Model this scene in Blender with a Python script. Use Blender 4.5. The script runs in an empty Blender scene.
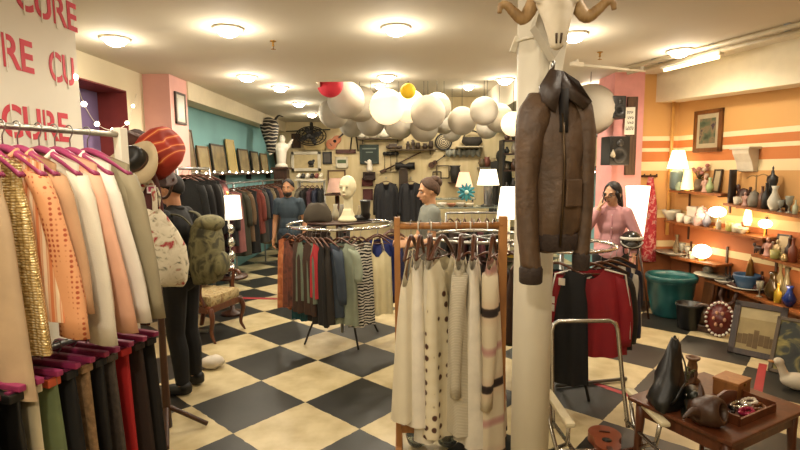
import bpy, bmesh, math, random
from mathutils import Vector, Matrix, noise
random.seed(11)
SC = bpy.context.scene
COL = SC.collection
PI = math.pi
V = Vector
def R(d): return math.radians(d)
# ------------------------------------------------------------------ camera
FPX, PITCH, ROLL, EYE = 500.0, .109, .0087, 1.78
_F = V((0, math.cos(PITCH), -math.sin(PITCH))); _U = V((0, math.sin(PITCH), math.cos(PITCH))); _R = V((1, 0, 0))
CR = math.cos(ROLL)*_R - math.sin(ROLL)*_U
CU = math.sin(ROLL)*_R + math.cos(ROLL)*_U
CO = V((0, 0, EYE))
cam_data = bpy.data.cameras.new('camera'); cam = bpy.data.objects.new('camera', cam_data); COL.objects.link(cam)
cam_data.sensor_width = 36; cam_data.lens = FPX/800*36; cam_data.clip_start = .05
m3 = Matrix((CR, CU, -_F)).transposed()
cam.matrix_world = Matrix.Translation(CO) @ m3.to_4x4()
SC.camera = cam
def ray(x, y): return _F + CR*((x-400)/FPX) + CU*((225-y)/FPX)
def at(x, y, Y):
    d = ray(x, y); return CO + d*(Y/d.y)
def onz(x, y, z=0):
    d = ray(x, y); return CO + d*((z-EYE)/d.z)
def onpl(x, y, p0, n):
    d = ray(x, y); n = V(n); return CO + d*((V(p0)-CO).dot(n)/d.dot(n))
# ------------------------------------------------------------------ materials
def lin(c):
    if isinstance(c, str):
        c = tuple(int(c[i:i+2], 16)/255 for i in (0, 2, 4))
    return tuple((v/12.92 if v <= .04045 else ((v+.055)/1.055)**2.4) for v in c)+(1,)
def _nt(name):
    m = bpy.data.materials.new(name); m.use_nodes = True
    nt = m.node_tree; b = nt.nodes['Principled BSDF']
    return m, nt, b, nt.nodes.new, nt.links.new
_cache = {}
def mat(col, rough=.6, metal=0, var=.10, scale=9, bump=0, bscale=60, trans=0, coat=0, sss=0):
    key = ('m', str(col), rough, metal, var, scale, bump, bscale, trans, coat)
    if key in _cache: return _cache[key]
    m, nt, b, N, L = _nt('surface_'+str(len(_cache)))
    tc = N('ShaderNodeTexCoord'); nz = N('ShaderNodeTexNoise'); nz.inputs['Scale'].default_value = scale; nz.inputs['Detail'].default_value = 5
    L(tc.outputs['Object'], nz.inputs['Vector'])
    rp = N('ShaderNodeValToRGB'); c = lin(col)
    rp.color_ramp.elements[0].position = .3; rp.color_ramp.elements[1].position = .7
    rp.color_ramp.elements[0].color = tuple(max(0, v*(1-var)) for v in c[:3])+(1,)
    rp.color_ramp.elements[1].color = tuple(min(1, v*(1+var)) for v in c[:3])+(1,)
    L(nz.outputs['Fac'], rp.inputs['Fac']); L(rp.outputs['Color'], b.inputs['Base Color'])
    b.inputs['Roughness'].default_value = rough; b.inputs['Metallic'].default_value = metal
    if trans: b.inputs['Transmission Weight'].default_value = trans
    if coat: b.inputs['Coat Weight'].default_value = coat
    if bump:
        n2 = N('ShaderNodeTexNoise'); n2.inputs['Scale'].default_value = bscale; n2.inputs['Detail'].default_value = 4; L(tc.outputs['Object'], n2.inputs['Vector'])
        bp = N('ShaderNodeBump'); bp.inputs['Strength'].default_value = bump; bp.inputs['Distance'].default_value = .01
        L(n2.outputs['Fac'], bp.inputs['Height']); L(bp.outputs['Normal'], b.inputs['Normal'])
    _cache[key] = m
    return m
def pat(kind, cols, scale=20, rough=.7, metal=0, pos=None, dist=0, vec=(1, 1, 1), bump=0, rot=(0, 0, 0)):
    """two or more colours laid out by a procedural pattern: bands_z, bands_x, noise, cells, dots, rings"""
    m, nt, b, N, L = _nt('pattern_'+kind+str(len(bpy.data.materials)))
    tc = N('ShaderNodeTexCoord'); mp = N('ShaderNodeMapping'); mp.inputs['Scale'].default_value = vec; mp.inputs['Rotation'].default_value = rot
    L(tc.outputs['Object'], mp.inputs['Vector'])
    if kind.startswith('bands') or kind == 'rings':
        t = N('ShaderNodeTexWave'); t.inputs['Scale'].default_value = scale; t.inputs['Distortion'].default_value = dist; t.inputs['Detail'].default_value = 2
        if kind == 'rings': t.wave_type = 'RINGS'; t.rings_direction = 'Y'
        else: t.bands_direction = kind[-1].upper()
        out = t.outputs['Fac']
    elif kind == 'noise':
        t = N('ShaderNodeTexNoise'); t.inputs['Scale'].default_value = scale; t.inputs['Detail'].default_value = 3; t.inputs['Distortion'].default_value = dist; out = t.outputs['Fac']
    elif kind == 'cells':
        t = N('ShaderNodeTexVoronoi'); t.inputs['Scale'].default_value = scale; s = N('ShaderNodeSeparateColor'); L(t.outputs['Color'], s.inputs[0]); out = s.outputs[0]
    else:
        t = N('ShaderNodeTexVoronoi'); t.inputs['Scale'].default_value = scale; t.inputs['Randomness'].default_value = dist; out = t.outputs['Distance']
    L(mp.outputs['Vector'], t.inputs['Vector'])
    rp = N('ShaderNodeValToRGB'); n = len(cols); e = rp.color_ramp.elements
    while len(e) < n: e.new(.5)
    pos = pos or [i/(n-1)*.6+.2 for i in range(n)]
    for i in range(n): e[i].position = pos[i]; e[i].color = lin(cols[i])
    L(out, rp.inputs['Fac']); L(rp.outputs['Color'], b.inputs['Base Color'])
    b.inputs['Roughness'].default_value = rough; b.inputs['Metallic'].default_value = metal
    if bump:
        bp = N('ShaderNodeBump'); bp.inputs['Strength'].default_value = bump; bp.inputs['Distance'].default_value = .006
        L(out, bp.inputs['Height']); L(bp.outputs['Normal'], b.inputs['Normal'])
    return m
def glow(col, strength, base=None):
    key = ('g', str(col), strength)
    if key in _cache: return _cache[key]
    m, nt, b, N, L = _nt('lit_'+str(len(_cache)))
    c = lin(col); b.inputs['Base Color'].default_value = lin(base or col); b.inputs['Emission Color'].default_value = c; b.inputs['Emission Strength'].default_value = strength
    b.inputs['Roughness'].default_value = .6
    _cache[key] = m
    return m
def wood(c1, c2, scale=6, rough=.45, vec=(1, 1, .15)):
    key = ('w', c1, c2, scale, rough, vec)
    if key not in _cache:
        _cache[key] = pat('noise', [c1, c2], scale, rough, vec=tuple(v*3 for v in vec), dist=1.5, pos=[.3, .7])
    return _cache[key]
# ------------------------------------------------------------------ mesh builder
class MB:
    def __init__(s): s.v = []; s.f = []; s.mi = []; s.sm = []; s.m = 0; s.smooth = True
    def add(s, vs, fs, smooth=None):
        o = len(s.v); s.v += [V(p) for p in vs]
        for f in fs:
            s.f.append([i+o for i in f]); s.mi.append(s.m); s.sm.append(s.smooth if smooth is None else smooth)
        return s
    def box(s, c, size, rot=None, bev=.0):
        bm = bmesh.new(); bmesh.ops.create_cube(bm, size=1)
        bmesh.ops.scale(bm, vec=size, verts=bm.verts)
        if bev: bmesh.ops.bevel(bm, geom=bm.edges[:], offset=min(bev, min(size)*.45), segments=2, affect='EDGES', profile=.6)
        M = Matrix.Translation(V(c)) @ (rot.to_4x4() if rot is not None else Matrix.Identity(4))
        vs = [M @ v.co for v in bm.verts]; bm.verts.index_update(); fs = [[v.index for v in f.verts] for f in bm.faces]; bm.free()
        return s.add(vs, fs, False)
    def rings(s, rings, cap0=True, cap1=True, closed=True):
        n = len(rings[0]); vs = [p for r in rings for p in r]; fs = []
        for i in range(len(rings)-1):
            for j in range(n if closed else n-1):
                k = (j+1) % n; fs.append([i*n+j, i*n+k, (i+1)*n+k, (i+1)*n+j])
        if cap0 and closed: fs.append(list(range(n))[::-1])
        if cap1 and closed: fs.append([(len(rings)-1)*n+j for j in range(n)])
        return s.add(vs, fs)
    def tube(s, pts, r, n=8, cap=True, loop=False, flat=1.0):
        pts = [V(p) for p in pts]; k = len(pts); rs = r if isinstance(r, (list, tuple)) else [r]*k
        ref = None; rr = []
        for i, p in enumerate(pts):
            if loop: d = pts[(i+1) % k]-pts[i-1]
            else: d = pts[min(i+1, k-1)]-pts[max(i-1, 0)]
            d.normalize()
            if ref is None:
                ref = V((0, 0, 1)) if abs(d.z) < .9 else V((1, 0, 0))
            a = ref - d*ref.dot(d)
            if a.length < 1e-5: a = d.orthogonal()
            a.normalize(); ref = a; b = d.cross(a)
            rr.append([p + a*rs[i]*flat*math.cos(t*2*PI/n) + b*rs[i]*math.sin(t*2*PI/n) for t in range(n)])
        if loop: rr.append(rr[0]); cap = False
        return s.rings(rr, cap, cap)
    def cyl(s, p0, p1, r0, r1=None, n=14):
        return s.tube([p0, p1], [r0, r0 if r1 is None else r1], n)
    def lathe(s, prof, c=(0, 0, 0), n=18, rot=None, sx=1, sy=1):
        c = V(c); rr = []
        for r, z in prof:
            ring = [V((max(r, 1e-4)*math.cos(2*PI*i/n)*sx, max(r, 1e-4)*math.sin(2*PI*i/n)*sy, z)) for i in range(n)]
            rr.append([c + (rot @ p if rot is not None else p) for p in ring])
        return s.rings(rr)
    def ball(s, c, r, nu=14, nv=9, rot=None, fn=None):
        r = (r, r, r) if isinstance(r, (int, float)) else r; c = V(c); rr = []
        for i in range(nv+1):
            a = -PI/2 + PI*i/nv; ca = max(math.cos(a), 1e-3); row = []
            for j in range(nu):
                p = V((r[0]*ca*math.cos(2*PI*j/nu), r[1]*ca*math.sin(2*PI*j/nu), r[2]*math.sin(a)))
                if fn: p = fn(p)
                row.append(c + (rot @ p if rot is not None else p))
            rr.append(row)
        return s.rings(rr)
    def capsule(s, p0, p1, r0, r1, n=12, c0=True, c1=True):
        p0, p1 = V(p0), V(p1); d = (p1-p0).normalized(); pts = []; rs = []
        if c0:
            for t in (0.05, .3, .6, .85): pts.append(p0-d*r0*math.cos(t*PI/2)); rs.append(r0*math.sin(t*PI/2))
        pts += [p0, p1]; rs += [r0, r1]
        if c1:
            for t in (.85, .6, .3, .05): pts.append(p1+d*r1*math.cos(t*PI/2)); rs.append(r1*math.sin(t*PI/2))
        return s.tube(pts, rs, n)
    def grid(s, rows, smooth=True):
        n = len(rows[0]); vs = [p for r in rows for p in r]
        fs = [[i*n+j, i*n+j+1, (i+1)*n+j+1, (i+1)*n+j] for i in range(len(rows)-1) for j in range(n-1)]
        return s.add(vs, fs, smooth)
    def mesh(s, name, weld=0, normals=True):
        me = bpy.data.meshes.new(name); me.from_pydata([tuple(v) for v in s.v], [], s.f)
        me.polygons.foreach_set('use_smooth', s.sm); me.polygons.foreach_set('material_index', s.mi)
        bm = bmesh.new(); bm.from_mesh(me)
        if weld: bmesh.ops.remove_doubles(bm, verts=bm.verts, dist=weld)
        if normals: bmesh.ops.recalc_face_normals(bm, faces=bm.faces)
        bm.to_mesh(me); bm.free()
        return me
    def build(s, name, mats, parent=None, loc=(0, 0, 0), rot=(0, 0, 0), weld=0, solid=0, voxel=0, iters=4):
        me = s.mesh(name, weld)
        if not isinstance(mats, (list, tuple)): mats = [mats]
        o = bpy.data.objects.new(name, me); COL.objects.link(o)
        if voxel or solid:
            if voxel:
                md = o.modifiers.new('r', 'REMESH'); md.mode = 'VOXEL'; md.voxel_size = voxel; md.use_smooth_shade = True
                sm = o.modifiers.new('s', 'SMOOTH'); sm.factor = .5; sm.iterations = iters
            if solid:
                md = o.modifiers.new('t', 'SOLIDIFY'); md.thickness = solid; md.offset = 0
            dg = bpy.context.evaluated_depsgraph_get()
            me2 = bpy.data.meshes.new_from_object(o.evaluated_get(dg)); o.modifiers.clear(); o.data = me2; me2.name = name
            if voxel: me2.materials.clear()
        for m in mats: o.data.materials.append(m)
        if parent is not None: o.parent = parent
        o.location = loc; o.rotation_euler = rot
        return o
def tag(o, label=None, cat=None, group=None, kind=None):
    if label: o['label'] = label
    if cat: o['category'] = cat
    if group: o['group'] = group
    if kind: o['kind'] = kind
    return o
def thing(name, label, cat, loc=(0, 0, 0), rz=0, group=None):
    o = bpy.data.objects.new(name, None); COL.objects.link(o); o.empty_display_size = .05
    o.location = loc; o.rotation_euler = (0, 0, rz) if isinstance(rz, (int, float)) else rz
    return tag(o, label, cat, group)
def struct(name, mb, m): return tag(mb.build(name, m), kind='structure')
def curve_pts(ctrl, n=8):
    """Catmull-Rom through control points"""
    c = [V(p) for p in ctrl]; c = [c[0]*2-c[1]]+c+[c[-1]*2-c[-2]]; out = []
    for i in range(1, len(c)-2):
        for k in range(n):
            t = k/n; a, b, d, e = c[i-1], c[i], c[i+1], c[i+2]
            out.append(.5*((2*b)+(-a+d)*t+(2*a-5*b+4*d-e)*t*t+(-a+3*b-3*d+e)*t**3))
    return out+[c[-2]]
def rotz(a): return Matrix.Rotation(a, 3, 'Z')
def rot3(ax, a): return Matrix.Rotation(a, 3, ax)
def textmesh(txt, size, ext=.001, bold=.012):
    cu = bpy.data.curves.new('t', 'FONT'); cu.body = txt; cu.size = size; cu.extrude = ext; cu.align_x = 'LEFT'; cu.align_y = 'CENTER'; cu.offset = size*bold
    o = bpy.data.objects.new('t', cu); COL.objects.link(o)
    me = bpy.data.meshes.new_from_object(o.evaluated_get(bpy.context.evaluated_depsgraph_get()))
    bpy.data.objects.remove(o); bpy.data.curves.remove(cu)
    return me
# ------------------------------------------------------------------ common materials
CREAM = mat('d8ccae', .8, var=.04, scale=2); WHITEP = mat('ddd6c4', .6, var=.03)
CHROME = mat('d8d8d4', .18, 1, var=.05); STEEL = mat('9a9a98', .32, 1, var=.08); BLACK = mat('15130f', .5, var=.3)
BRASS = mat('9c7434', .35, 1); IRON = mat('221f1c', .55, .4)
PINEW = wood('a0703c', '80552a', 5, .5); DARKW = wood('4a2a16', '2e190d', 6, .4); REDW = wood('64341a', '46220f', 6, .38)
PINK = mat('8e2e56', .45, var=.12); HANGW = wood('5e3418', '43230f', 8, .4)
GLASS = mat('dfe6e2', .05, var=.02, trans=.9)
# ------------------------------------------------------------------ the room
CEIL = 2.98; BACK = 12.5; LX = -3.15
# black and cream chequered floor, tiles 0.61 m set diagonally to the room
fm, nt, b, N, L = _nt('floor_tiles')
geo = N('ShaderNodeNewGeometry'); sb = N('ShaderNodeVectorMath'); sb.operation = 'SUBTRACT'; sb.inputs[1].default_value = (-1.199, 4.109, 0)
L(geo.outputs['Position'], sb.inputs[0])
vr = N('ShaderNodeVectorRotate'); vr.rotation_type = 'Z_AXIS'; vr.inputs['Angle'].default_value = .7334; L(sb.outputs[0], vr.inputs['Vector'])
sc = N('ShaderNodeVectorMath'); sc.operation = 'MULTIPLY'; sc.inputs[1].default_value = (1/.61, 1/.61, 0); L(vr.outputs[0], sc.inputs[0])
wob = N('ShaderNodeTexNoise'); wob.inputs['Scale'].default_value = 16; wob.inputs['Detail'].default_value = 4; L(geo.outputs['Position'], wob.inputs['Vector'])
wm = N('ShaderNodeVectorMath'); wm.operation = 'MULTIPLY_ADD'; wm.inputs[1].default_value = (.03, .03, 0); L(wob.outputs['Color'], wm.inputs[0]); L(sc.outputs[0], wm.inputs[2])
ofs = N('ShaderNodeVectorMath'); ofs.operation = 'ADD'; ofs.inputs[1].default_value = (-.015, -.015, .5); L(wm.outputs[0], ofs.inputs[0])
ck = N('ShaderNodeTexChecker'); ck.inputs['Scale'].default_value = 1; L(ofs.outputs[0], ck.inputs['Vector'])
def two(c1, c2, sc_, det=6):
    n = N('ShaderNodeTexNoise'); n.inputs['Scale'].default_value = sc_; n.inputs['Detail'].default_value = det; L(geo.outputs['Position'], n.inputs['Vector'])
    r = N('ShaderNodeValToRGB'); r.color_ramp.elements[0].position = .3; r.color_ramp.elements[1].position = .62
    r.color_ramp.elements[0].color = lin(c1); r.color_ramp.elements[1].color = lin(c2); L(n.outputs['Fac'], r.inputs['Fac']); return r.outputs['Color']
ca = two('a8966c', 'c4b48c', 5); cb = two('1d1c18', '282722', 4)
mx = N('ShaderNodeMix'); mx.data_type = 'RGBA'; L(ck.outputs['Fac'], mx.inputs['Factor']); L(ca, mx.inputs[6]); L(cb, mx.inputs[7])
L(mx.outputs[2], b.inputs['Base Color']); b.inputs['Roughness'].default_value = .42
mb = MB(); mb.box((.4, 5.4, -.05), (10.6, 14.4, .1)); struct('floor', mb, fm)

ceilm = mat('cbc2ae', .85, var=.03, scale=1.2)
RX0, RX1, RY0 = -1.13, 2.05, 6.95
mb = MB()
def slab(x0, x1, y0, y1, z0, z1): mb.box(((x0+x1)/2, (y0+y1)/2, (z0+z1)/2), (x1-x0, y1-y0, z1-z0))
slab(-4.9, 5.7, -1.8, RY0, CEIL, CEIL+.1); slab(-4.9, RX0, RY0, 12.6, CEIL, CEIL+.1); slab(RX1, 5.7, RY0, 12.6, CEIL, CEIL+.1)
slab(RX0-.05, RX1+.05, RY0-.05, 12.6, 3.55, 3.65)
slab(RX0-.05, RX1+.05, RY0-.08, RY0, CEIL+.1, 3.55); slab(RX0-.08, RX0, RY0, 12.6, CEIL+.1, 3.55); slab(RX1, RX1+.08, RY0, 12.6, CEIL+.1, 3.55)
struct('ceiling', mb, ceilm)

# left side: cream wall with a deep opening, pink pilaster, teal wall with soffit
mb = MB()
slab(LX-.6, LX, -1.8, 4.62, 0, CEIL); slab(LX-.6, LX, 5.92, 6.3, 0, CEIL); slab(LX-.6, LX, 4.62, 5.92, 2.72, CEIL)
struct('wall_left', mb, CREAM)
mb = MB(); slab(LX-.6, LX-.34, 4.62, 5.92, 0, 2.72); struct('wall_left_recess', mb, mat('7d6a94', .8, var=.06))
mb = MB(); slab(LX-.34, LX-.003, 5.915, 5.93, 0, 2.72); slab(LX-.34, LX-.003, 4.61, 5.92, 2.705, 2.73); struct('trim_1', mb, mat('7e2f2c', .7, var=.1))
PINKW = mat('d6a298', .8, var=.05, scale=3)
mb = MB(); slab(LX-.3, -2.82, 6.3, 6.8, 0, CEIL); struct('wall_left_pilaster', mb, PINKW)
TEAL = mat('6f9c9e', .8, var=.06, scale=3)
mb = MB(); slab(LX-.5, -3.08, 6.8, 12.6, 0, CEIL); struct('wall_left_rear', mb, TEAL)
mb = MB(); slab(-3.08, -2.8, 6.8, 12.5, 2.74, CEIL); struct('trim_2', mb, mat('d3c7ab', .8, var=.04))
mb = MB(); slab(-3.6, 4, BACK, BACK+.1, 0, 3.65)
struct('wall_back', mb, pat('noise', ['bba87c', 'cfbe96'], 3, .8, vec=(3, 1, .4), dist=.5))
# right side: teal wall, pink pier, orange striped walls
mb = MB(); slab(3.28, 3.5, 6.9, 12.5, 0, CEIL); struct('wall_right_rear', mb, TEAL)
mb = MB(); slab(2.72, 3.1, 6.45, 6.95, 0, CEIL); struct('wall_right_pier', mb, mat('cf8f8a', .8, var=.06))
om, nt, b, N, L = _nt('orange_striped_paint')
geo = N('ShaderNodeNewGeometry'); sx = N('ShaderNodeSeparateXYZ'); L(geo.outputs['Position'], sx.inputs[0])
mr = N('ShaderNodeMapRange'); mr.inputs['From Max'].default_value = 3; L(sx.outputs['Z'], mr.inputs['Value'])
rp = N('ShaderNodeValToRGB'); rp.color_ramp.interpolation = 'CONSTANT'
bands = [(0, '94592f'), (.60, 'a86230'), (.73, 'd8c394'), (.82, 'ae6434'), (1.12, 'd6bd88'), (1.22, 'c6955a'), (1.74, 'dcc79a'), (1.86, 'bb7038'), (1.985, 'e0cfa6'), (2.03, 'bb7038'), (2.13, 'e0cfa6'), (2.19, 'c99a5c')]
e = rp.color_ramp.elements
while len(e) < len(bands): e.new(.5)
for i, (z, c) in enumerate(bands): e[i].position = z/3; e[i].color = lin(c)
L(mr.outputs[0], rp.inputs['Fac']); L(rp.outputs['Color'], b.inputs['Base Color']); b.inputs['Roughness'].default_value = .7
mb = MB(); slab(3.1, 3.75, 6.6, 6.9, 0, CEIL); struct('wall_right_return', mb, om)
W0 = V((3.63, 6.6, 0)); WU = V((.225, -.974, 0)).normalized(); WN = V((WU.y, -WU.x, 0))
if WN.x > 0: WN = -WN
WANG = math.atan2(WU.y, WU.x)
def wpos(u, o, z): return W0 + WU*u + WN*o + V((0, 0, z))
def whit(px, py, o):
    p = onpl(px, py, W0+WN*o, WN); return (p-W0).dot(WU), p.z
mb = MB(); mb.box(wpos(4.2, -.1, CEIL/2), (8.7, .2, CEIL), rotz(WANG)); struct('wall_right', mb, om)
u0, z0 = whit(657, 102, .3); u1, z1 = whit(800, 83, .3)
mb = MB(); a = []
for u, zb in ((-.1, z0), (u1, z1), (8.4, z1)):
    a.append([wpos(u, 0, zb), wpos(u, .3, zb), wpos(u, .3, CEIL), wpos(u, 0, CEIL)])
mb.smooth = False; mb.rings(a); struct('trim_3', mb, mat('d6caae', .8, var=.04))
mb = MB(); slab(-4.9, 5.7, -1.8, -1.7, 0, CEIL); struct('wall_front', mb, CREAM)
mb = MB(); mb.tube([at(674, 99, 6.55), V((at(674, 99, 6.55).x, 6.56, .9))], .022); struct('trim_4', mb, mat('cf9a50', .5))

# ------------------------------------------------------------------ ceiling fixtures
def spot(loc, power, size=R(150), col=(1, .88, .70), blend=.6, rad=.06, aim=None):
    d = bpy.data.lights.new('spot', 'SPOT'); d.energy = power; d.spot_size = size; d.spot_blend = blend; d.color = col; d.shadow_soft_size = rad
    o = bpy.data.objects.new('spot_lamp', d); COL.objects.link(o); o.location = loc
    if aim is not None: o.rotation_euler = (V(aim)-V(loc)).to_track_quat('-Z', 'Y').to_euler()
    return o
def point(loc, power, col=(1, .72, .42), rad=.05):
    d = bpy.data.lights.new('bulb', 'POINT'); d.energy = power; d.color = col; d.shadow_soft_size = rad
    o = bpy.data.objects.new('bulb_lamp', d); COL.objects.link(o); o.location = loc
    return o
BULB = glow('fff0d4', 45)
def downlight(loc, label, power=95, r=.095):
    t = thing('ceiling_light', label, 'ceiling light', loc, 0, 'recessed ceiling spotlights')
    mb = MB(); mb.lathe([(r*1.35, 0), (r*1.35, -.012), (r*1.05, -.02), (r*1.0, -.008), (r*1.0, 0)], n=24); mb.build('trim_ring', WHITEP, t)
    mb = MB(); mb.lathe([(r*1.0, -.004), (r*.95, -.03), (r*.75, -.055), (r*.4, -.07), (.001, -.076)], n=24); mb.build('lens', BULB, t)
    point(V(loc)-V((0, 0, .17)), power*.13, (1, .90, .74), .05); spot(V(loc)-V((0, 0, .09)), power*.8, R(170), (1, .89, .71), blend=.4)
for px, py, lb, pw in [(115, 38, 'round ceiling spotlight in front of the pink pilaster', 60), (228, 28, 'large round ceiling spotlight left of the ceiling centre', 85),
        (396, 27, 'large round ceiling spotlight at the top centre of the photo', 85), (247, 76, 'ceiling spotlight nearest us in the receding left row', 75), (280, 87, 'second ceiling spotlight in the receding left row', 65),
        (299, 103, 'third ceiling spotlight in the receding left row', 65), (312, 114, 'farthest ceiling spotlight in the receding left row', 55), (387, 76, 'ceiling spotlight just before the recess edge above the white lanterns', 75),
        (505, 79, 'ceiling spotlight beside the left edge of the white column', 75), (680, 50, 'big ceiling spotlight beside the ceiling pipes by the orange wall', 60), (593, 85, 'ceiling spotlight behind the leather jacket and lanterns', 75),
        (574, 34, 'ceiling spotlight partly behind the horned skull', 70)]:
    downlight(onz(px, py, CEIL), lb, pw)
downlight(onz(470, 89, CEIL)+V((0, 0, .57)), 'small dim ceiling spotlight over the white lanterns', 60)
for x, y, pw in ((-1.1, 1.5, 75), (1.2, 1.6, 38), (3.4, 2.6, 22), (-2.0, -.2, 60), (-.5, -.4, 95), (.9, -.3, 40)):      # unseen spots added near and behind the camera to brighten the foreground
    spot((x, y, 2.9), pw, R(172), blend=.35)
for x, y, lb in ((-.25, 7.9, 'ceiling spotlight in the recess just behind its front edge'), (.75, 9.0, 'ceiling spotlight in the recess behind the grey lanterns'), (1.75, 8.6, 'ceiling spotlight in the recess nearest the column'), (-.4, 10.8, 'ceiling spotlight deep in the recess on the left'), (1.5, 11.0, 'ceiling spotlight deep in the recess on the right')):
    downlight(V((x, y, 3.55)), lb, 80)
def sprinkler(px, py, lb):
    t = thing('fire_sprinkler', lb, 'sprinkler', onz(px, py, CEIL)+V((0, 0, .004)), 0)
    mb = MB(); mb.lathe([(.03, 0), (.03, -.01), (.01, -.015), (.009, -.04), (.014, -.05), (.003, -.055)], n=12); mb.build('body', BRASS, t)
    mb = MB(); mb.lathe([(.004, -.05), (.004, -.075), (.022, -.078), (.022, -.082), (.001, -.083)], n=12); mb.build('deflector', BRASS, t)
sprinkler(273, 41, 'small brass fire sprinkler on the ceiling left of centre'); sprinkler(600, 52, 'small brass fire sprinkler on the ceiling right of the skull')
for k, (a, b_) in enumerate((((620, 70), (800, 24)), ((628, 73), (800, 31)))):
    p, q = onz(*a, CEIL-.03), onz(*b_, CEIL-.03); mb = MB(); mb.tube([p, q, q+(q-p)*.6], .022, 10)
    o = mb.build('ceiling_pipe', mat('c2b598', .5)); tag(o, ['thin ceiling pipe on the room side of the pair by the orange wall', 'thin ceiling pipe nearest the white soffit'][k], 'pipe')
    for t_ in (.25, .6, .95):
        c = p.lerp(q, t_); mb = MB(); mb.box(c+V((0, 0, .005)), (.05, .02, .05), rotz(math.atan2((q-p).y, (q-p).x))); mb.build('pipe_clip', STEEL, o)
t = thing('tube_light', 'bright tube fitting mounted along the ceiling pipes', 'light', (onz(690, 63, CEIL-.08)), math.atan2(-1.93, .6))
mb = MB(); mb.box((0, 0, .03), (.75, .06, .05), bev=.008); mb.build('housing', WHITEP, t); mb = MB(); mb.cyl((-.34, 0, -.01), (.34, 0, -.01), .018); mb.build('tube', glow('ffdf9e', 7), t)
p, q = onz(574, 64, CEIL-.05), onz(645, 71, CEIL-.05)
t = thing('curtain_rod', 'white rod with block end fixed under the ceiling right of the skull', 'rod', p, math.atan2((q-p).y, (q-p).x))
l = (q-p).length; mb = MB(); mb.cyl((0, 0, 0), (l, 0, 0), .014); mb.build('rod', WHITEP, t); mb = MB(); mb.box((.04, 0, 0), (.16, .05, .045), bev=.008); mb.build('end_block', WHITEP, t)
mb = MB(); mb.box((l-.05, 0, .03), (.03, .03, .05)); mb.box((.04, 0, .03), (.03, .03, .05)); mb.build('bracket', WHITEP, t)
# paper lanterns hung from the recess ceiling
def lantern(px, py, r, Y, colr, lb, lit=0):
    c = at(px, py, Y); rad = r*1.08/FPX*Y
    c0 = tuple(int(colr[i:i+2], 16)/255 for i in (0, 2, 4))
    t = thing('paper_lantern', lb, 'lantern', c, random.uniform(0, 6), 'paper lanterns under the ceiling')
    mb = MB(); prof = []
    for i in range(25):
        a = -PI/2*.93 + PI*.93*i/24; k = 1 if i % 2 else .985
        prof.append((rad*math.cos(a)*k, rad*math.sin(a)))
    mb.lathe(prof, n=28)
    if lit:  # emission stands in for lamps shining through the paper from behind
        key = ('lant', colr, lit)
        if key not in _cache: _cache[key] = glow(colr, lit)
        m = _cache[key]
    else: m = mat(colr, .75, var=.05, scale=6, sss=.2)
    mb.build('paper_shade', m, t)
    top = 3.55 if (RX0 < c.x < RX1 and c.y > RY0) else CEIL
    mb = MB(); mb.cyl((0, 0, rad*.9), (0, 0, max(top-c.z, rad)), .004, n=6); mb.build('cord', BLACK, t)
LW = 'a8a092'
for d in [(330, 84, 12, 7.5, 'b82034', 'red paper lantern at the left end of the cluster'), (346, 100, 17, 8.2, LW, 'big white paper lantern just right of the red one'),
        (334, 113, 14, 8.9, LW, 'white paper lantern hanging lowest under the red one'), (360, 104, 16, 9.2, LW, 'white paper lantern half behind the big one by the red one'),
        (387, 107, 16, 7.9, 'ffe9c4', 'cream paper lantern left of the yellow one, backlight put in as glow', .75), (409, 106, 15, 8.6, 'ffe9c4', 'cream paper lantern under the yellow one, backlight put in as glow', .7),
        (408, 91, 7, 7.6, 'd8b21c', 'small yellow paper lantern'), (428, 113, 16, 8.0, LW, 'grey white paper lantern right of the yellow one'), (437, 107, 13, 9.0, LW, 'white paper lantern peeking out above the centre row'),
        (399, 124, 14, 9.8, LW, 'shaded white paper lantern below the backlit pair'), (424, 128, 13, 9.4, LW, 'low white paper lantern above the round target'), (444, 122, 11, 9.9, LW, 'small white paper lantern above the round target at its right'),
        (371, 122, 13, 10.0, LW, 'white paper lantern hanging over the chalkboard'), (352, 124, 12, 10.6, LW, 'white paper lantern low beside the guitar'), (462, 121, 13, 8.3, LW, 'white paper lantern over the basket shelf'),
        (484, 111, 13, 7.8, LW, 'white paper lantern highest near the column'), (499, 118, 13, 8.6, LW, 'white paper lantern behind the highest one by the column'), (487, 128, 10, 9.6, LW, 'small white paper lantern low behind the column pair'),
        (513, 124, 11, 8.2, 'ffe9c4', 'paper lantern touching the column edge, backlight put in as glow', .8), (590, 110, 23, 6.4, LW, 'large white paper lantern right behind the leather jacket'), (574, 104, 17, 7.3, LW, 'white paper lantern mostly hidden by the leather jacket'),
        (452, 132, 9, 11.2, LW, 'small far white paper lantern right above the basket shelf')]:
    lantern(*d)
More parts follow.
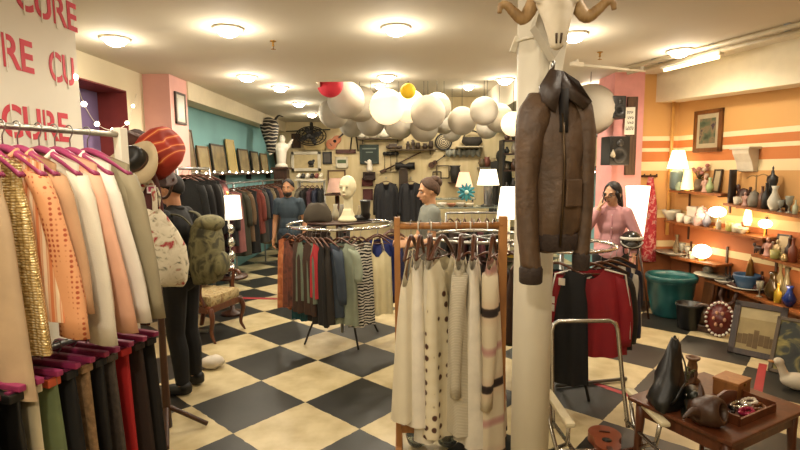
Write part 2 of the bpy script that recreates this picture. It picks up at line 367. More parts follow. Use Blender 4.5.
# ------------------------------------------------------------------ garments and hangers
def garment_mb(w, L, d=.05, neck=.3, drop=.07, slope=.05, flare=1.1, folds=4, amp=.014, seed=0, kind='top', z0=-.1, sleeve=0, hemcurve=0, waist=0, split=False, spread=.05, sflat=1.0, cuff=.016, grow=False):
    rnd = random.Random(seed); ph = rnd.uniform(0, 6); U, T = 20, 16; mb = MB(); body = MB()
    for side in (1, -1):
        rows = []
        for it in range(T+1):
            t = it/T; row = []
            for iu in range(U+1):
                u = -1+2*iu/U; au = abs(u)
                zt = z0-slope*au
                if kind == 'cami':
                    zt = z0-.15-.05*(1-min(1, abs(au-.55)/.45))*-1 if au > .1 else z0-.19
                    zt = z0-.19+.07*max(0, 1-abs(au-.5)/.4)
                elif neck and au < neck:
                    zt -= (drop if side > 0 else drop*.3)*(1-(au/neck)**2)
                z = zt + t*(z0-L-hemcurve*(1-u*u)-zt)
                hw = w/2*(1+(flare-1)*t-waist*math.sin(PI*min(1, t*1.3)))
                if kind == 'top': hw *= 1-.07*math.exp(-((t-.12)/.09)**2)
                dep = d*math.sqrt(max(0, 1-au**3))*((.25+.75*t**.55) if grow else (.35+.65*min(1, t*5)))
                if split and t > .35: dep *= 1
                fo = amp*t**.7*(math.sin(folds*u*PI+ph)+.5*math.sin(folds*2.3*u+ph*2))
                row.append(V((u*hw, -side*dep+fo, z+.008*math.sin(u*5+ph)*t)))
            rows.append(row)
        body.grid(rows)
    sl = []
    if sleeve:
        for s in (1, -1):
            m = MB(); rr = []; n = 10
            for k in range(9):
                t = k/8; c = V((s*(w/2-.035+spread*t+.02*math.sin(t*3)), .012*math.sin(3*t+ph), z0-slope-.03-t*sleeve))
                rx, ry = .058-cuff*t, (.05-.018*t)*sflat
                if k == 0: rx *= .7
                a0 = math.radians(s*-18)*(1-t)
                rr.append([c+V((rx*math.cos(a), ry*math.sin(a)+.004*math.sin(3*a+k), rx*math.cos(a)*math.sin(a0)*1.2)) for a in [2*PI*j/n for j in range(n)]])
            m.rings(rr); sl.append(m)
    return body, sl
def hanger_mb(w=.4, slope=.055, thick=.012, wide=1.0, z0=-.09, bar=True):
    hook = MB(); pts = [V((.02*math.cos(a), 0, .02*math.sin(a))) for a in [R(-60)+R(240)*k/9 for k in range(10)]][::-1]
    pts = [V((-.02*.5, 0, .017))*1 if False else p for p in pts]
    pts = [V((.021*math.cos(R(200-k*22)), 0, .021*math.sin(R(200-k*22)))) for k in range(12)]+[V((0, 0, -.035)), V((0, 0, z0+.01))]
    hook.tube(pts, .0025, 6)
    bar_ = MB(); h = w/2
    cp = curve_pts([(-h, 0, z0-slope-.012), (-h*.55, 0, z0-slope*.42), (0, 0, z0+.012), (h*.55, 0, z0-slope*.42), (h, 0, z0-slope-.012)], 5)
    bar_.tube(cp, [thick*(1-.35*abs(2*i/(len(cp)-1)-1)) for i in range(len(cp))], 8, flat=wide)
    if bar: bar_.cyl((-h*.8, 0, z0-slope-.012), (h*.8, 0, z0-slope-.012), .005, n=6)
    return hook, bar_
_hm = {}
def hanger(loc, yaw, label, m=None, w=.4, group=None, slope=.055, thick=.012, parts=True, wide=1.0):
    m = m or HANGW; key = (w, slope, thick, parts, wide, m.name)
    if key not in _hm:
        hk, br = hanger_mb(w, slope, thick, wide)
        if parts: _hm[key] = (br.mesh('clothes_hanger'), hk.mesh('hook'))
        else:
            hk.m = 1; br2 = br; n = len(br2.v); br2.v += hk.v; br2.f += [[i+n for i in f] for f in hk.f]; br2.mi += [1]*len(hk.f); br2.sm += hk.sm
            _hm[key] = (br2.mesh('clothes_hanger'), None)
        _hm[key][0].materials.append(m); (_hm[key][1] or _hm[key][0]).materials.append(STEEL)
    a, b_ = _hm[key]
    o = bpy.data.objects.new('clothes_hanger', a); COL.objects.link(o); o.location = loc; o.rotation_euler = (0, 0, yaw)
    tag(o, label, 'hanger', group)
    if b_: h = bpy.data.objects.new('hook', b_); COL.objects.link(h); h.parent = o
    return o
def garment(name, label, cat, loc, yaw, m, group=None, hg=None, parts=False, **k):
    """a piece of clothing on its own hanger; the hanger is a thing of its own"""
    hk = {q: k.pop(q) for q in list(k) if q in ('hm', 'hw', 'hslope', 'hthick', 'hwide')}
    sm = k.pop('sm', m); lapel = k.pop('collar', None)
    body, sl = garment_mb(**k)
    if sl and not parts:
        for s in sl:
            n = len(body.v); body.v += s.v; body.f += [[i+n for i in f] for f in s.f]; body.mi += [1]*len(s.f); body.sm += s.sm
    o = body.build(name, [m, sm], None, loc, (0, 0, yaw), weld=.0004)
    tag(o, label, cat, group)
    z0 = k.get('z0', -.1)
    if parts:
        for s in sl: s.build('sleeve', sm, o)
    if lapel:
        for s in (1, -1):
            mb = MB(); w = k['w']
            rr = [[V((s*w*.08, .03, z0-.012)), V((s*w*.17, .0, z0-.012)), V((s*w*.19, -.04, z0-.04)), V((s*w*.12, -k.get('d', .05)-.012, z0-.1)), V((s*.012, -k.get('d', .05)-.006, z0-.07))],
                  [V((s*w*.08, .036, z0-.03)), V((s*w*.18, .0, z0-.03)), V((s*w*.2, -.04, z0-.058)), V((s*w*.13, -k.get('d', .05)-.004, z0-.112)), V((s*.02, -k.get('d', .05), z0-.085))]]
            mb.grid(rr); mb.build('collar', lapel, o, solid=.006)
    if k.get('kind') == 'cami':
        for s in (1, -1):
            mb = MB(); w = k['w']; mb.tube([(s*w*.25, -k.get('d', .05)*.7, z0-.13), (s*w*.16, -.02, z0-.02), (s*w*.13, .0, z0+.005), (s*w*.2, .03, z0-.16)], .004, 6); mb.build('strap', m, o)
    if hg is not None:
        hanger(loc, yaw, hg, hk.get('hm'), hk.get('hw', min(k['w']*.92, .42)), 'hangers' if False else None, hk.get('hslope', .055), hk.get('hthick', .011), parts, hk.get('hwide', 1.0))
    return o
def sub(o, name, mb, m, **k): return mb.build(name, m, o, **k)

# ------------------------------------------------------------------ left rack of blouses over trousers
RA = V((-1.42, 1.77, 1.95)); RD = V((.14, .43, 0)).normalized()
def rk(Y, z=1.95, off=0):
    t = (Y-RA.y)/RD.y; p = RA+RD*t; return V((p.x+off, p.y, z))
YAW = math.atan2(-RD.x, RD.y)        # hangers square to the rail
t = thing('clothes_rack', 'two-tier chrome clothes rack on the left with pink hangers', 'clothes rack', rk(1.5, 0))
b0 = rk(1.5, 0)
def L_(p): return V(p)-b0
mb = MB(); mb.cyl(L_(rk(.45, 1.95)), L_(rk(2.27, 1.95)), .0125); mb.build('rail', mat('a9a294', .35, 1, bump=.2), t)
mb = MB(); mb.cyl(L_(rk(.45, 1.12, .06)), L_(rk(2.27, 1.12, .06)), .0125); mb.build('rail', STEEL, t)
for Y in (.45, 2.28):
    mb = MB(); mb.box(L_(rk(Y, 1.0)), (.042, .042, 1.96), rotz(YAW), .004); mb.build('upright', WHITEP, t)
    mb = MB(); mb.box(L_(rk(Y, 1.12, .03)), (.1, .03, .03), rotz(YAW), .004); mb.build('rail_arm', WHITEP, t)
    mb = MB(); mb.box(L_(rk(Y, .05)), (.6, .045, .04), rotz(YAW), .006); ft = mb.build('foot', WHITEP, t)
    for s in (-1, 1):
        mb = MB(); mb.cyl(L_(rk(Y, .025, s*.27))-V((0, .012, 0)), L_(rk(Y, .025, s*.27))+V((0, .012, 0)), .024); mb.build('caster', BLACK, ft)
peach = mat('c98c66', .8, var=.08); cream = mat('d6ccb6', .8, var=.05, bump=.15, bscale=220); white = mat('e0d8c8', .8, var=.04, bump=.12, bscale=200)
sequin = pat('dots', ['f2e6c0', 'd0b478', '9a7c44'], 90, .25, .35, dist=.4, pos=[.1, .4, .8], bump=.8, vec=(.6, 1, 1.2))
stripe = pat('bands_x', ['c9794a', 'd9b48c', 'c98258', 'e0c7a4'], 9, .8, dist=.5, pos=[.1, .4, .6, .9])
lattice = pat('dots', ['a54a28', 'd89a6a'], 55, .8, pos=[.25, .4])
upper = [  # Y on rail, name, label, short, material, sleeve material, L, sleeve length, width, collar
    (1.675, 'vest', 'beige long vest at the left edge of the photo on the blouse rail', 'the beige vest', mat('b59a78', .7), None, .86, 0, .36, None),
    (1.74, 'sequin_top', 'long gold and silver sequined top at the near end of the blouse rail', 'the sequined top', sequin, None, .72, 0, .37, None),
    (1.80, 'blouse', 'orange and peach striped blouse with lattice patterned cuffs', 'the striped peach blouse', stripe, lattice, .62, .58, .40, peach),
    (1.85, 'blouse', 'tan blouse squeezed between the striped and the white linen ones', 'the tan blouse', mat('b88f68', .8), None, .6, .5, .38, mat('c59a70', .8)),
    (1.925, 'blouse', 'long white linen blouse with wide flaring sleeve on the pink hanger', 'the white linen blouse', cream, None, .66, .64, .41, cream),
    (1.985, 'blouse', 'peach pink blouse hanging behind the white linen one', 'the peach pink blouse', mat('d8a486', .8, var=.06), None, .66, .62, .42, None),
    (2.045, 'blouse', 'plain bright white blouse second from the far end of the rail', 'the bright white blouse', white, None, .58, .6, .42, white),
    (2.12, 'blouse', 'olive grey blouse at the far end of the blouse rail', 'the olive grey blouse', mat('8f8468', .8, var=.06, bump=.1), None, .66, .6, .43, None)]
for i, (Y, nm, lb, sh, m, s_m, L, sl, w, col) in enumerate(upper):
    garment(nm, lb, 'blouse' if nm == 'blouse' else 'top', rk(Y), YAW+random.uniform(-.04, .04), m, 'clothes on the upper rail', 'broad pink hanger holding '+sh, parts=True,
            w=w, L=L, d=.032, sleeve=sl, sm=s_m or m, collar=col, flare=1.32, spread=.10, sflat=.6, cuff=-.012 if sl else 0, folds=3, amp=.012, seed=i, hm=PINK, hw=w*.98, hslope=.075, hthick=.021, hwide=.7, slope=.07, z0=-.068)
def trousers(loc, yaw, lb, m, i, L=.55, w=.3, extra=None, nm='trousers', cat='trousers', hgl=None):
    mb = MB(); body, _ = garment_mb(w=w, L=L, d=.02, neck=0, slope=0, flare=1.22, folds=2, amp=.012, seed=i*3, kind='folded', z0=-.06)
    o = body.build(nm, m, None, loc, (0, 0, yaw), weld=.0004); tag(o, lb, cat, 'clothes on the lower rail')
    mb = MB(); mb.box((0, -.006, -.075), (w*.99, .05, .03), bev=.005); mb.build('waistband', extra or m, o)
    t = thing('trouser_hanger', hgl, 'hanger', loc, yaw, 'pink bar hangers on the lower rail')
    hk, _ = hanger_mb(.3, .0); mb = MB(); mb.tube([V((.021*math.cos(R(200-k*22)), 0, .021*math.sin(R(200-k*22)))) for k in range(12)]+[V((0, 0, -.03))], .0025, 6); mb.build('hook', STEEL, t)
    mb = MB(); mb.box((0, 0, -.042), (w*1.14, .024, .022), bev=.005); mb.build('bar', PINK, t)
    for s in (-1, 1):
        mb = MB(); mb.box((s*w*.42, 0, -.07), (.022, .05, .035), bev=.003); mb.build('clip', mat('6e2444', .4), t)
    return o
lower = [(1.30, 'rust red skirt at the bottom left corner', mat('8a2f1c', .8), None, 'skirt'), (1.40, 'white cotton trousers at the near end of the lower rail', mat('b5ac98', .8), None, 'trousers'), (1.475, 'light grey trousers hanging beside the blue jeans', mat('8b8676', .8), None, 'trousers'),
         (1.55, 'faded blue jeans on a pink bar hanger', pat('noise', ['1c2836', '33445a'], 14), None, 'jeans'), (1.63, 'plain black trousers left of the green ones', BLACK, None, 'trousers'), (1.69, 'cream trousers squeezed behind the green ones', mat('b9ab8a', .8), None, 'trousers'),
         (1.745, 'sage green trousers with an orange waist tag', mat('64704a', .8, var=.12), mat('b8502a', .7), 'trousers'), (1.81, 'black lace skirt right of the green trousers', mat('0f0d0c', .7), None, 'skirt'), (1.87, 'tan fur trimmed skirt on the lower rail', mat('8a6c4a', .9, var=.3, scale=50, bump=.5), None, 'skirt'),
         (1.93, 'black velvet trousers beside the grey tweed skirt', mat('14110f', .7), None, 'trousers'), (1.985, 'grey brown tweed skirt, short, before the red one', pat('noise', ['3a322c', '5a4e44'], 60), None, 'skirt'), (2.05, 'bright red skirt on the lower rail', mat('a81c1c', .7), None, 'skirt'),
         (2.115, 'dark brown suede trousers behind the red skirt', mat('2e2018', .85, bump=.2), None, 'trousers'), (2.18, 'black wool trousers at the far end of the lower rail', mat('1b1713', .85), None, 'trousers')]
for i, (Y, lb, m, ex, cat) in enumerate(lower):
    trousers(rk(Y, 1.12, .06), YAW+random.uniform(-.05, .05), lb, m, i, [.6, .55, .62, .7, .7, .6, .66, .6, .5, .62, .42, .64, .66, .7][i], .3, ex, cat, cat, 'pink bar hanger holding the '+lb.split(' on ')[0].split(' at ')[0].split(' right')[0].split(' left')[0].split(' behind')[0].split(' beside')[0])
# hanging banner with red lettering behind the rack
t = thing('banner', 'tall white hanging banner with rows of red CURE lettering', 'banner', (-2.15, 2.4, 0))
mb = MB(); mb.box((0, -.04, 1.72), (.012, 2.15, 2.5)); mb.build('sheet', mat('d9d2c2', .8, var=.03, scale=2), t)
mb = MB(); mb.cyl((0, -1.13, 2.965), (0, 1.04, 2.965), .012); mb.build('top_batten', WHITEP, t)
REDP = mat('c2283a', .7, var=.06)
for txt, y, z, rx in (('CURE', 2.91, 2.79, 1), ('CURE', 2.47, 2.44, 1), ('CU', 3.15, 2.43, .8), ('CURE', 2.74, 2.06, 1), ('CURE', 2.2, 2.79, 1), ('CURE', 2.1, 2.05, 1), ('CU', 3.1, 1.72, .8), ('CURE', 2.45, 1.7, 1)):
    me = textmesh(txt, .25, .001, .022); o = bpy.data.objects.new('lettering', me); COL.objects.link(o); me.materials.append(REDP)
    o.parent = t; o.rotation_euler = (PI/2, 0, PI/2); o.location = (.008, y-2.4, z); o.scale = (.88*rx, 1, 1)
    for f in (.085, .25, .40)[:3 if len(txt) == 4 else 2]:
        mb = MB(); mb.box((0, 0, 0), (.012, .215, .002)); mb.build('stencil_gap', mat('d9d2c2', .8, var=.03, scale=2), o, (f*.98, 0, .002)); 
# ------------------------------------------------------------------ string lights
def string_lights(label, pts, bulbs, r=.011, strength=14):
    t = thing('string_lights', label, 'string lights', pts[0]); o = V(pts[0])
    cp = curve_pts([V(p)-o for p in pts], 6); mb = MB(); mb.tube(cp, .003, 5); mb.build('wire', WHITEP, t)
    for q in bulbs:
        mb = MB(); mb.ball(V(q)-o, r, 8, 6); mb.build('bulb', glow('fff0d0', strength), t)
P = [at(75, 77, 3.4), at(84, 104, 3.7), at(97, 124, 4.1), at(113, 130, 4.6), at(127, 123, 5.2), at(133, 106, 5.9), at(139, 86, 6.28)]
string_lights('warm bulb string lights sagging from the banner to the pink pilaster', P, P[0:], .02, 10)
# ------------------------------------------------------------------ coat stand with hats, scarves and a floral bag
cs = at(152, 300, 3.2); CX, CY = -1.6, 3.25
t = thing('coat_stand', 'dark wooden coat stand loaded with hats and scarves behind the blouses', 'coat stand', (CX, CY, 0))
mb = MB(); mb.lathe([(.03, .05), (.025, .3), (.02, 1.0), (.024, 1.05), (.018, 1.7), (.03, 1.76), (.001, 1.8)], n=12); mb.build('pole', DARKW, t)
for k in range(4):
    a = k*PI/2+.4; mb = MB(); mb.tube(curve_pts([(0, 0, .2), (.1*math.cos(a), .1*math.sin(a), .13), (.25*math.cos(a), .25*math.sin(a), .02)]), .017); mb.build('leg', DARKW, t)
    mb = MB(); mb.tube(curve_pts([(0, 0, 1.62), (.08*math.cos(a), .08*math.sin(a), 1.62), (.13*math.cos(a), .13*math.sin(a), 1.74)]), .009); mb.build('peg', DARKW, t)
def hat(name, label, c, rot, crown, brim, h, mc, mbm, band=None):
    t = thing(name, label, 'hat', c, rot)
    mb = MB(); mb.lathe([(crown, 0), (crown*1.02, h*.3), (crown*.95, h*.7), (crown*.75, h*.95), (crown*.35, h*.93), (.001, h*.86)], n=24, sx=1.0, sy=.85); mb.build('crown', mc, t)
    rr = []
    for r_, dz in ((crown*.97, .002), (crown*1.3, .0), (brim, .0), (brim, -.008), (crown*1.3, -.008), (crown*.97, -.006)):
        rr.append([V((r_*math.cos(a), r_*.88*math.sin(a), dz+.045*(r_-crown)/(brim-crown)*math.cos(2*a))) for a in [2*PI*k/28 for k in range(28)]])
    mb = MB(); mb.rings(rr, False, False); mb.build('brim', mbm, t)
    if band: mb = MB(); mb.lathe([(crown*1.03, .0), (crown*1.045, .03), (crown*1.0, .03)], n=24, sx=1, sy=.85); mb.build('band', band, t)
paisley = pat('bands_x', ['9c2c18', 'c8502c', 'dca060', 'c04a24', '8a2818'], 2.6, .8, dist=7, pos=[.15, .4, .52, .62, .85])
hat('hat', 'big slouched orange and red patterned hat with dark brim', at(149, 161, 3.25), (R(14), R(58), R(-6)), .145, .215, .25, paisley, mat('3a2218', .8))
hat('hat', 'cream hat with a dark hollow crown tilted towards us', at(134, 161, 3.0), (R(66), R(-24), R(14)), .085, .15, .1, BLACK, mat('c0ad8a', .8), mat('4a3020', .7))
hat('hat', 'brown and maroon curled brim hat above the cream one', at(131, 145, 3.2), (R(18), R(24), R(30)), .07, .13, .08, mat('4a2a1c', .8), mat('5e2c24', .8))
def drape(name, label, cat, px0, py0, Y, pts, w, m, folds=3, fringe=None, thick=.02):
    o0 = at(px0, py0, Y); P = curve_pts([V((0, 0, 0))]+[V((q[0], q[1], q[2])) for q in pts], 6); rr = []
    n = 16
    for i, p in enumerate(P):
        f = i/(len(P)-1); ww = w*(.75+.35*f)
        rr.append([p+V((ww/2*math.cos(a), thick*math.sin(a)*(1)+.012*math.sin(folds*math.cos(a)*2+i*.3), 0)) for a in [2*PI*k/n for k in range(n)]])
    mb = MB(); mb.rings(rr); o = mb.build(name, m, None, o0); tag(o, label, cat)
    return o
drape('scarf', 'dark brown scarf hanging from the coat stand under the orange hat', 'scarf', 139, 165, 3.2, [(.01, 0, -.2), (.03, .0, -.45), (.02, 0, -.7)], .15, mat('32231a', .85))
sc_ = drape('scarf', 'maroon scarf with a small pink price tag on the coat stand', 'scarf', 146, 168, 3.12, [(.02, 0, -.12), (.03, .0, -.3), (.02, .0, -.5)], .13, mat('4e2420', .85))
mb = MB(); mb.box((.045, -.04, -.13), (.055, .004, .05)); mb.m = 1; mb.box((.045, -.0425, -.13), (.034, .003, .03)); mb.build('price_tag', [mat('e0cfd0', .6), mat('b8406a', .6)], sc_)
drape('shawl', 'black and rust shawl hung left of the coat stand', 'shawl', 124, 172, 3.2, [(.0, 0, -.25), (.02, 0, -.6), (0, 0, -1.0)], .2, pat('noise', ['1b1210', '5a2a1c'], 9, .85))
# floral bag
floral = pat('noise', ['3c4030', 'c9bfa4', 'd2c8b0', 'b9ae92', '9a3434', '8a2434'], 15, .8, dist=.8, pos=[.3, .4, .52, .6, .66, .72])
t = thing('tote_bag', 'large cream bag with red and dark floral print hanging before the man', 'bag', at(159, 248, 3.1))
mb = MB(); rr = []
for z, rx, ry, dx in ((-.235, .12, .05, .03), (-.22, .14, .08, .025), (-.12, .165, .095, .012), (0, .16, .095, 0), (.1, .135, .075, -.02), (.19, .10, .05, -.04), (.24, .07, .035, -.05)):
    rr.append([V((dx+rx*math.cos(a)*(1+.05*math.sin(5*a+z*9)), ry*math.sin(a)*(1+.08*math.sin(4*a+z*20)), z+.01*math.sin(3*a))) for a in [2*PI*k/28 for k in range(28)]])
mb.rings(rr); mb.build('bag_body', floral, t)
for s in (-1, 1):
    mb = MB(); mb.tube(curve_pts([(-.1, s*.02, .22), (-.09, s*.02, .34), (-.04, 0, .42), (0, s*.02, .34), (0, s*.02, .22)]), .011, flat=1.6); mb.build('handle', floral, t)
# ------------------------------------------------------------------ people
SKIN = mat('b98562', .55, var=.05, scale=20)
def bend_hand(mb, wr, d, pn, td, curl=.5, s=1.0):
    """palm, four unequal bent fingers and a thumb; wr wrist, d along the hand, pn palm side, td thumb side"""
    d = V(d).normalized(); pn = V(pn); pn = (pn-d*pn.dot(d)).normalized(); td = V(td); td = (td-d*td.dot(d)-pn*td.dot(pn)).normalized()
    M = Matrix((td, pn, d)).transposed()
    mb.ball(V(wr)+d*.05*s, (.040*s, .017*s, .056*s), 12, 8, M)
    for k, ln in enumerate((.068, .077, .071, .056)):
        off = (.030-.020*k)*s; p = V(wr)+d*.092*s+td*off
        q = p + (d*math.cos(curl*.7)+pn*math.sin(curl*.7))*ln*.52*s
        e = q + (d*math.cos(curl*1.9)+pn*math.sin(curl*1.9))*ln*.52*s
        mb.capsule(V(wr)+d*.06*s+td*off*.9, p, .0095*s, .009*s, 8); mb.capsule(p, q, .009*s, .0082*s, 8); mb.capsule(q, e, .0082*s, .007*s, 8)
    p = V(wr)+d*.022*s+td*.032*s; q = p+(td*.65+d*.65+pn*.25).normalized()*.042*s; e = q+(td*.2+d*.9+pn*.4).normalized()*.034*s
    mb.capsule(p, q, .012*s, .0105*s, 8); mb.capsule(q, e, .010*s, .008*s, 8)
def person(label, loc, yaw, h=1.72, fem=False, over=None, head=(0, 0, 0), lean=0, shirt=None, sleeve='short', pants=None, shoes=None, hair=None, hairm=None, skin=SKIN, hands=None, beard=None, hem=.90, collar=None):
    k = h/1.75; t = thing('person', label, 'person', loc, yaw)
    sw = .15 if fem else .168; hw = .098
    J = dict(anL=(.10, .02, .09), anR=(-.10, .02, .09), knL=(.10, -.015, .49), knR=(-.10, -.015, .49), hiL=(hw, 0, .92), hiR=(-hw, 0, .92),
             shL=(sw, 0, 1.425), shR=(-sw, 0, 1.425), elL=(sw+.06, .03, 1.13), elR=(-sw-.06, .03, 1.13), wrL=(sw+.06, -.05, .89), wrR=(-sw-.06, -.05, .89), neck=(0, .01, 1.47), head=(0, -.015, 1.625))
    if over: J.update(over)
    J = {a: V(b)*k for a, b in J.items()}
    ln = rot3('X', lean); piv = V((0, 0, .95*k))
    for q in ('shL', 'shR', 'elL', 'elR', 'wrL', 'wrR', 'neck', 'head'): J[q] = piv+ln @ (J[q]-piv)
    def tr(p): p = V(p)*k; return piv+ln @ (p-piv) if p.z > .95*k else p
    HM = rot3('Z', head[0]) @ rot3('X', head[1]) @ rot3('Y', head[2]); hc = J['head']
    def torso(mb, e, top=True):
        if fem:
            mb.ball(tr((0, 0, 1.31)), (.145*k+e, .10*k+e, .19*k+e), rot=ln); mb.ball(tr((0, -.035, 1.275)), (.122*k+e, .075*k+e, .085*k+e), rot=ln); mb.ball(tr((0, .0, 1.1)), (.125*k+e, .09*k+e, .17*k+e), rot=ln)
        else:
            mb.ball(tr((0, 0, 1.31)), (.155*k+e, .105*k+e, .19*k+e), rot=ln); mb.ball(tr((0, 0, 1.1)), (.14*k+e, .10*k+e, .18*k+e), rot=ln)
        mb.capsule(J['shL']-V((.01, 0, .01)), J['shR']+V((.01, 0, -.01)), .046*k+e, .046*k+e); mb.capsule(J['neck'], J['shL'].lerp(J['neck'], .35)-V((0, 0, .01)), .05*k+e*.6, .045*k+e*.6); mb.capsule(J['neck'], J['shR'].lerp(J['neck'], .35)-V((0, 0, .01)), .05*k+e*.6, .045*k+e*.6)
    def pelvis(mb, e): mb.ball(V((0, .01, .95))*k, ((.165 if fem else .16)*k+e, .115*k+e, .125*k+e))
    def leg(mb, s, e, c1=True):
        a, b_, c = J['hi'+s], J['kn'+s], J['an'+s]
        mb.capsule(a, b_, .085*k+e, .056*k+e); mb.capsule(b_, b_.lerp(c, .35)+V((0, .012, 0)), .055*k+e, .056*k+e); mb.capsule(b_.lerp(c, .35)+V((0, .012, 0)), c, .056*k+e, .038*k+e, c1=c1)
    def arm(mb, s, e, upto=2.0, c1=True):
        a, b_, c = J['sh'+s], J['el'+s], J['wr'+s]
        if upto <= 1: mb.capsule(a, a.lerp(b_, upto), .052*k+e, .044*k+e, c1=c1)
        else:
            mb.capsule(a, b_, .05*k+e, .040*k+e); mb.capsule(b_, b_.lerp(c, upto-1), .040*k+e, .028*k+e, c1=c1)
    b_ = MB(); torso(b_, 0); pelvis(b_, 0)
    for s in 'LR':
        leg(b_, s, 0); arm(b_, s, 0); b_.ball(J['an'+s]+V((0, -.06, -.045))*k, (.04, .11, .035))
        sg = 1 if s == 'L' else -1; d = (J['wr'+s]-J['el'+s]).normalized()
        hd = (hands or {}).get(s, (d, (-sg, -.2, 0), (0, -1, 0), .5)); bend_hand(b_, J['wr'+s], *hd)
    b_.capsule(J['neck']-V((0, 0, .05)), hc-V((0, -.015, .03)), .054*k, .052*k)
    H = lambda x, y, z: hc+HM @ V((x, y, z))
    fs = .95 if fem else 1
    b_.ball(hc+HM @ V((0, .012, .025)), (.074*fs, .094, .098), 18, 12, HM); b_.ball(H(0, -.022, -.035), (.058*fs, .068, .075), 16, 10, HM); b_.ball(H(0, -.052, -.085), (.028, .026, .022), rot=HM)
    b_.capsule(H(0, -.082, .012), H(0, -.106, -.028), .009, .0135); b_.ball(H(0, -.088, -.035), (.018, .014, .010), rot=HM)
    b_.capsule(H(-.036, -.07, .028), H(.036, -.07, .028), .014, .014); b_.capsule(H(-.016, -.082, -.062), H(.016, -.082, -.062), .0085, .0085)
    for s in (1, -1): b_.ball(H(s*.076*fs, .014, -.004), (.011, .02, .032), rot=HM); b_.ball(H(s*.036, -.052, -.025), (.022, .02, .018), rot=HM)
    b_.build('body', skin, t, voxel=.0075, iters=2)
    for s in (1, -1):
        mb = MB(); mb.ball(H(s*.031, -.0765, .004), (.0125, .012, .0085), 10, 8, HM); ey = mb.build('eye', mat('a89c8c', .4), t); mb = MB(); mb.ball(H(s*.031, -.0865, .004), (.0058, .0035, .0058), 8, 6, HM); mb.build('iris', mat('20140c', .2), ey)
        mb = MB(); mb.tube([H(s*.016, -.089, .024), H(s*.034, -.0875, .03), H(s*.052, -.073, .024)], [.0035, .004, .002], 6); mb.build('eyebrow', hairm or BLACK, t)
    mb = MB(); mb.tube([H(-.022, -.083, -.060), H(-.008, -.092, -.058), H(.008, -.092, -.058), H(.022, -.083, -.060)], [.003, .0055, .0055, .003], 6); mb.build('lips', mat('8e4a3e', .5), t)
    if beard:
        mb = MB(); mb.ball(H(0, -.03, -.062), (.061, .068, .056), 16, 10, HM, fn=lambda p: V((p.x, p.y, min(p.z, .012))))
        mb.build('beard', hairm, t)
    # clothes
    m = MB(); torso(m, .011); 
    zb = hem*k; m.ball(V((0, .01, .97))*k, ((.163 if fem else .16)*k+.022, .113*k+.022, .12*k+.01)) if hem < .95 else None
    for s in 'LR': arm(m, s, .013, .62 if sleeve == 'short' else 1.93, c1=False)
    m.capsule(J['neck']-V((0, 0, .07)), J['neck']+V((0, -.005, -.005)), .072*k, .063*k, c1=False)
    sh_ = m.build('shirt', shirt, t, voxel=.009, iters=5)
    if collar and fem:
        for z in (1.40, 1.33, 1.26, 1.19, 1.12, 1.05):
            yy = min((v.co.y for v in sh_.data.vertices if abs(v.co.x) < .02 and abs(v.co.z-z*k) < .012), default=-.12); m = MB(); m.ball((0, yy-.001, z*k), (.007, .003, .007), 8, 6); m.build('button', mat('d8c4bc', .4), sh_)
        m = MB(); m.tube([(0, min((v.co.y for v in sh_.data.vertices if abs(v.co.x) < .02 and abs(v.co.z-z*k) < .012), default=-.12)+.001, z*k) for z in (1.42, 1.36, 1.30, 1.24, 1.18, 1.12, 1.06, 1.0)], .004, 6, flat=3); m.build('placket', mat('b47e82', .8), sh_)
    if collar:
        m = MB(); m.tube([J['neck']+V((.066*math.cos(a), .062*math.sin(a)-.006, .012-.02*(math.sin(a) < -.5))) for a in [2*PI*i/16 for i in range(16)]], .014, 8, loop=True); m.build('collar', shirt, t)
    m = MB(); pelvis(m, .012)
    for s in 'LR': leg(m, s, .014, c1=False)
    m.build('trousers', pants, t, voxel=.01, iters=5)
    for s in 'LR':
        m = MB(); a = J['an'+s]; m.ball(a+V((0, -.055, -.05))*k, (.048, .135, .05), fn=lambda p: V((p.x, p.y, max(p.z, -.034)))); m.ball(a+V((0, .02, -.02)), (.046, .055, .05)); m.build('shoe', shoes, t, voxel=.009, iters=2)
    # hair
    if hair:
        m = MB()
        def shell(front, nape, sc=1.09):
            rows = []
            for i in range(15):
                el = PI/2-PI*.92*i/14; row = []
                for j in range(29):
                    az = 2*PI*j/28; fx = math.cos(az)   # az=0 is front (-y)
                    lim = front+(nape-front)*(.5-.5*fx)**.62
                    e2 = max(el, lim); row.append(H(.077*fs*sc*math.cos(e2)*math.sin(az), .012-.096*sc*math.cos(e2)*fx, .025+.1*sc*math.sin(e2)))
                rows.append(row)
            m.grid(rows)
        if hair == 'short': shell(R(52), R(-40), 1.06)
        if hair == 'bun': shell(R(56), R(-46), 1.07); m.ball(H(.0, .10, .07), (.045, .042, .045), rot=HM); m.ball(H(0, .075, .10), (.05, .05, .035), rot=HM)
        if hair == 'tied': shell(R(54), R(-50), 1.07); m.capsule(H(0, .1, -.01), H(.02, .1, -.14), .035, .02); m.capsule(H(.07, -.03, .02), H(.078, -.0, -.07), .016, .012); m.capsule(H(-.07, -.03, .02), H(-.078, -.0, -.07), .016, .012)
        m.build('hair', hairm, t, solid=.01)
    return t, J, H, HM
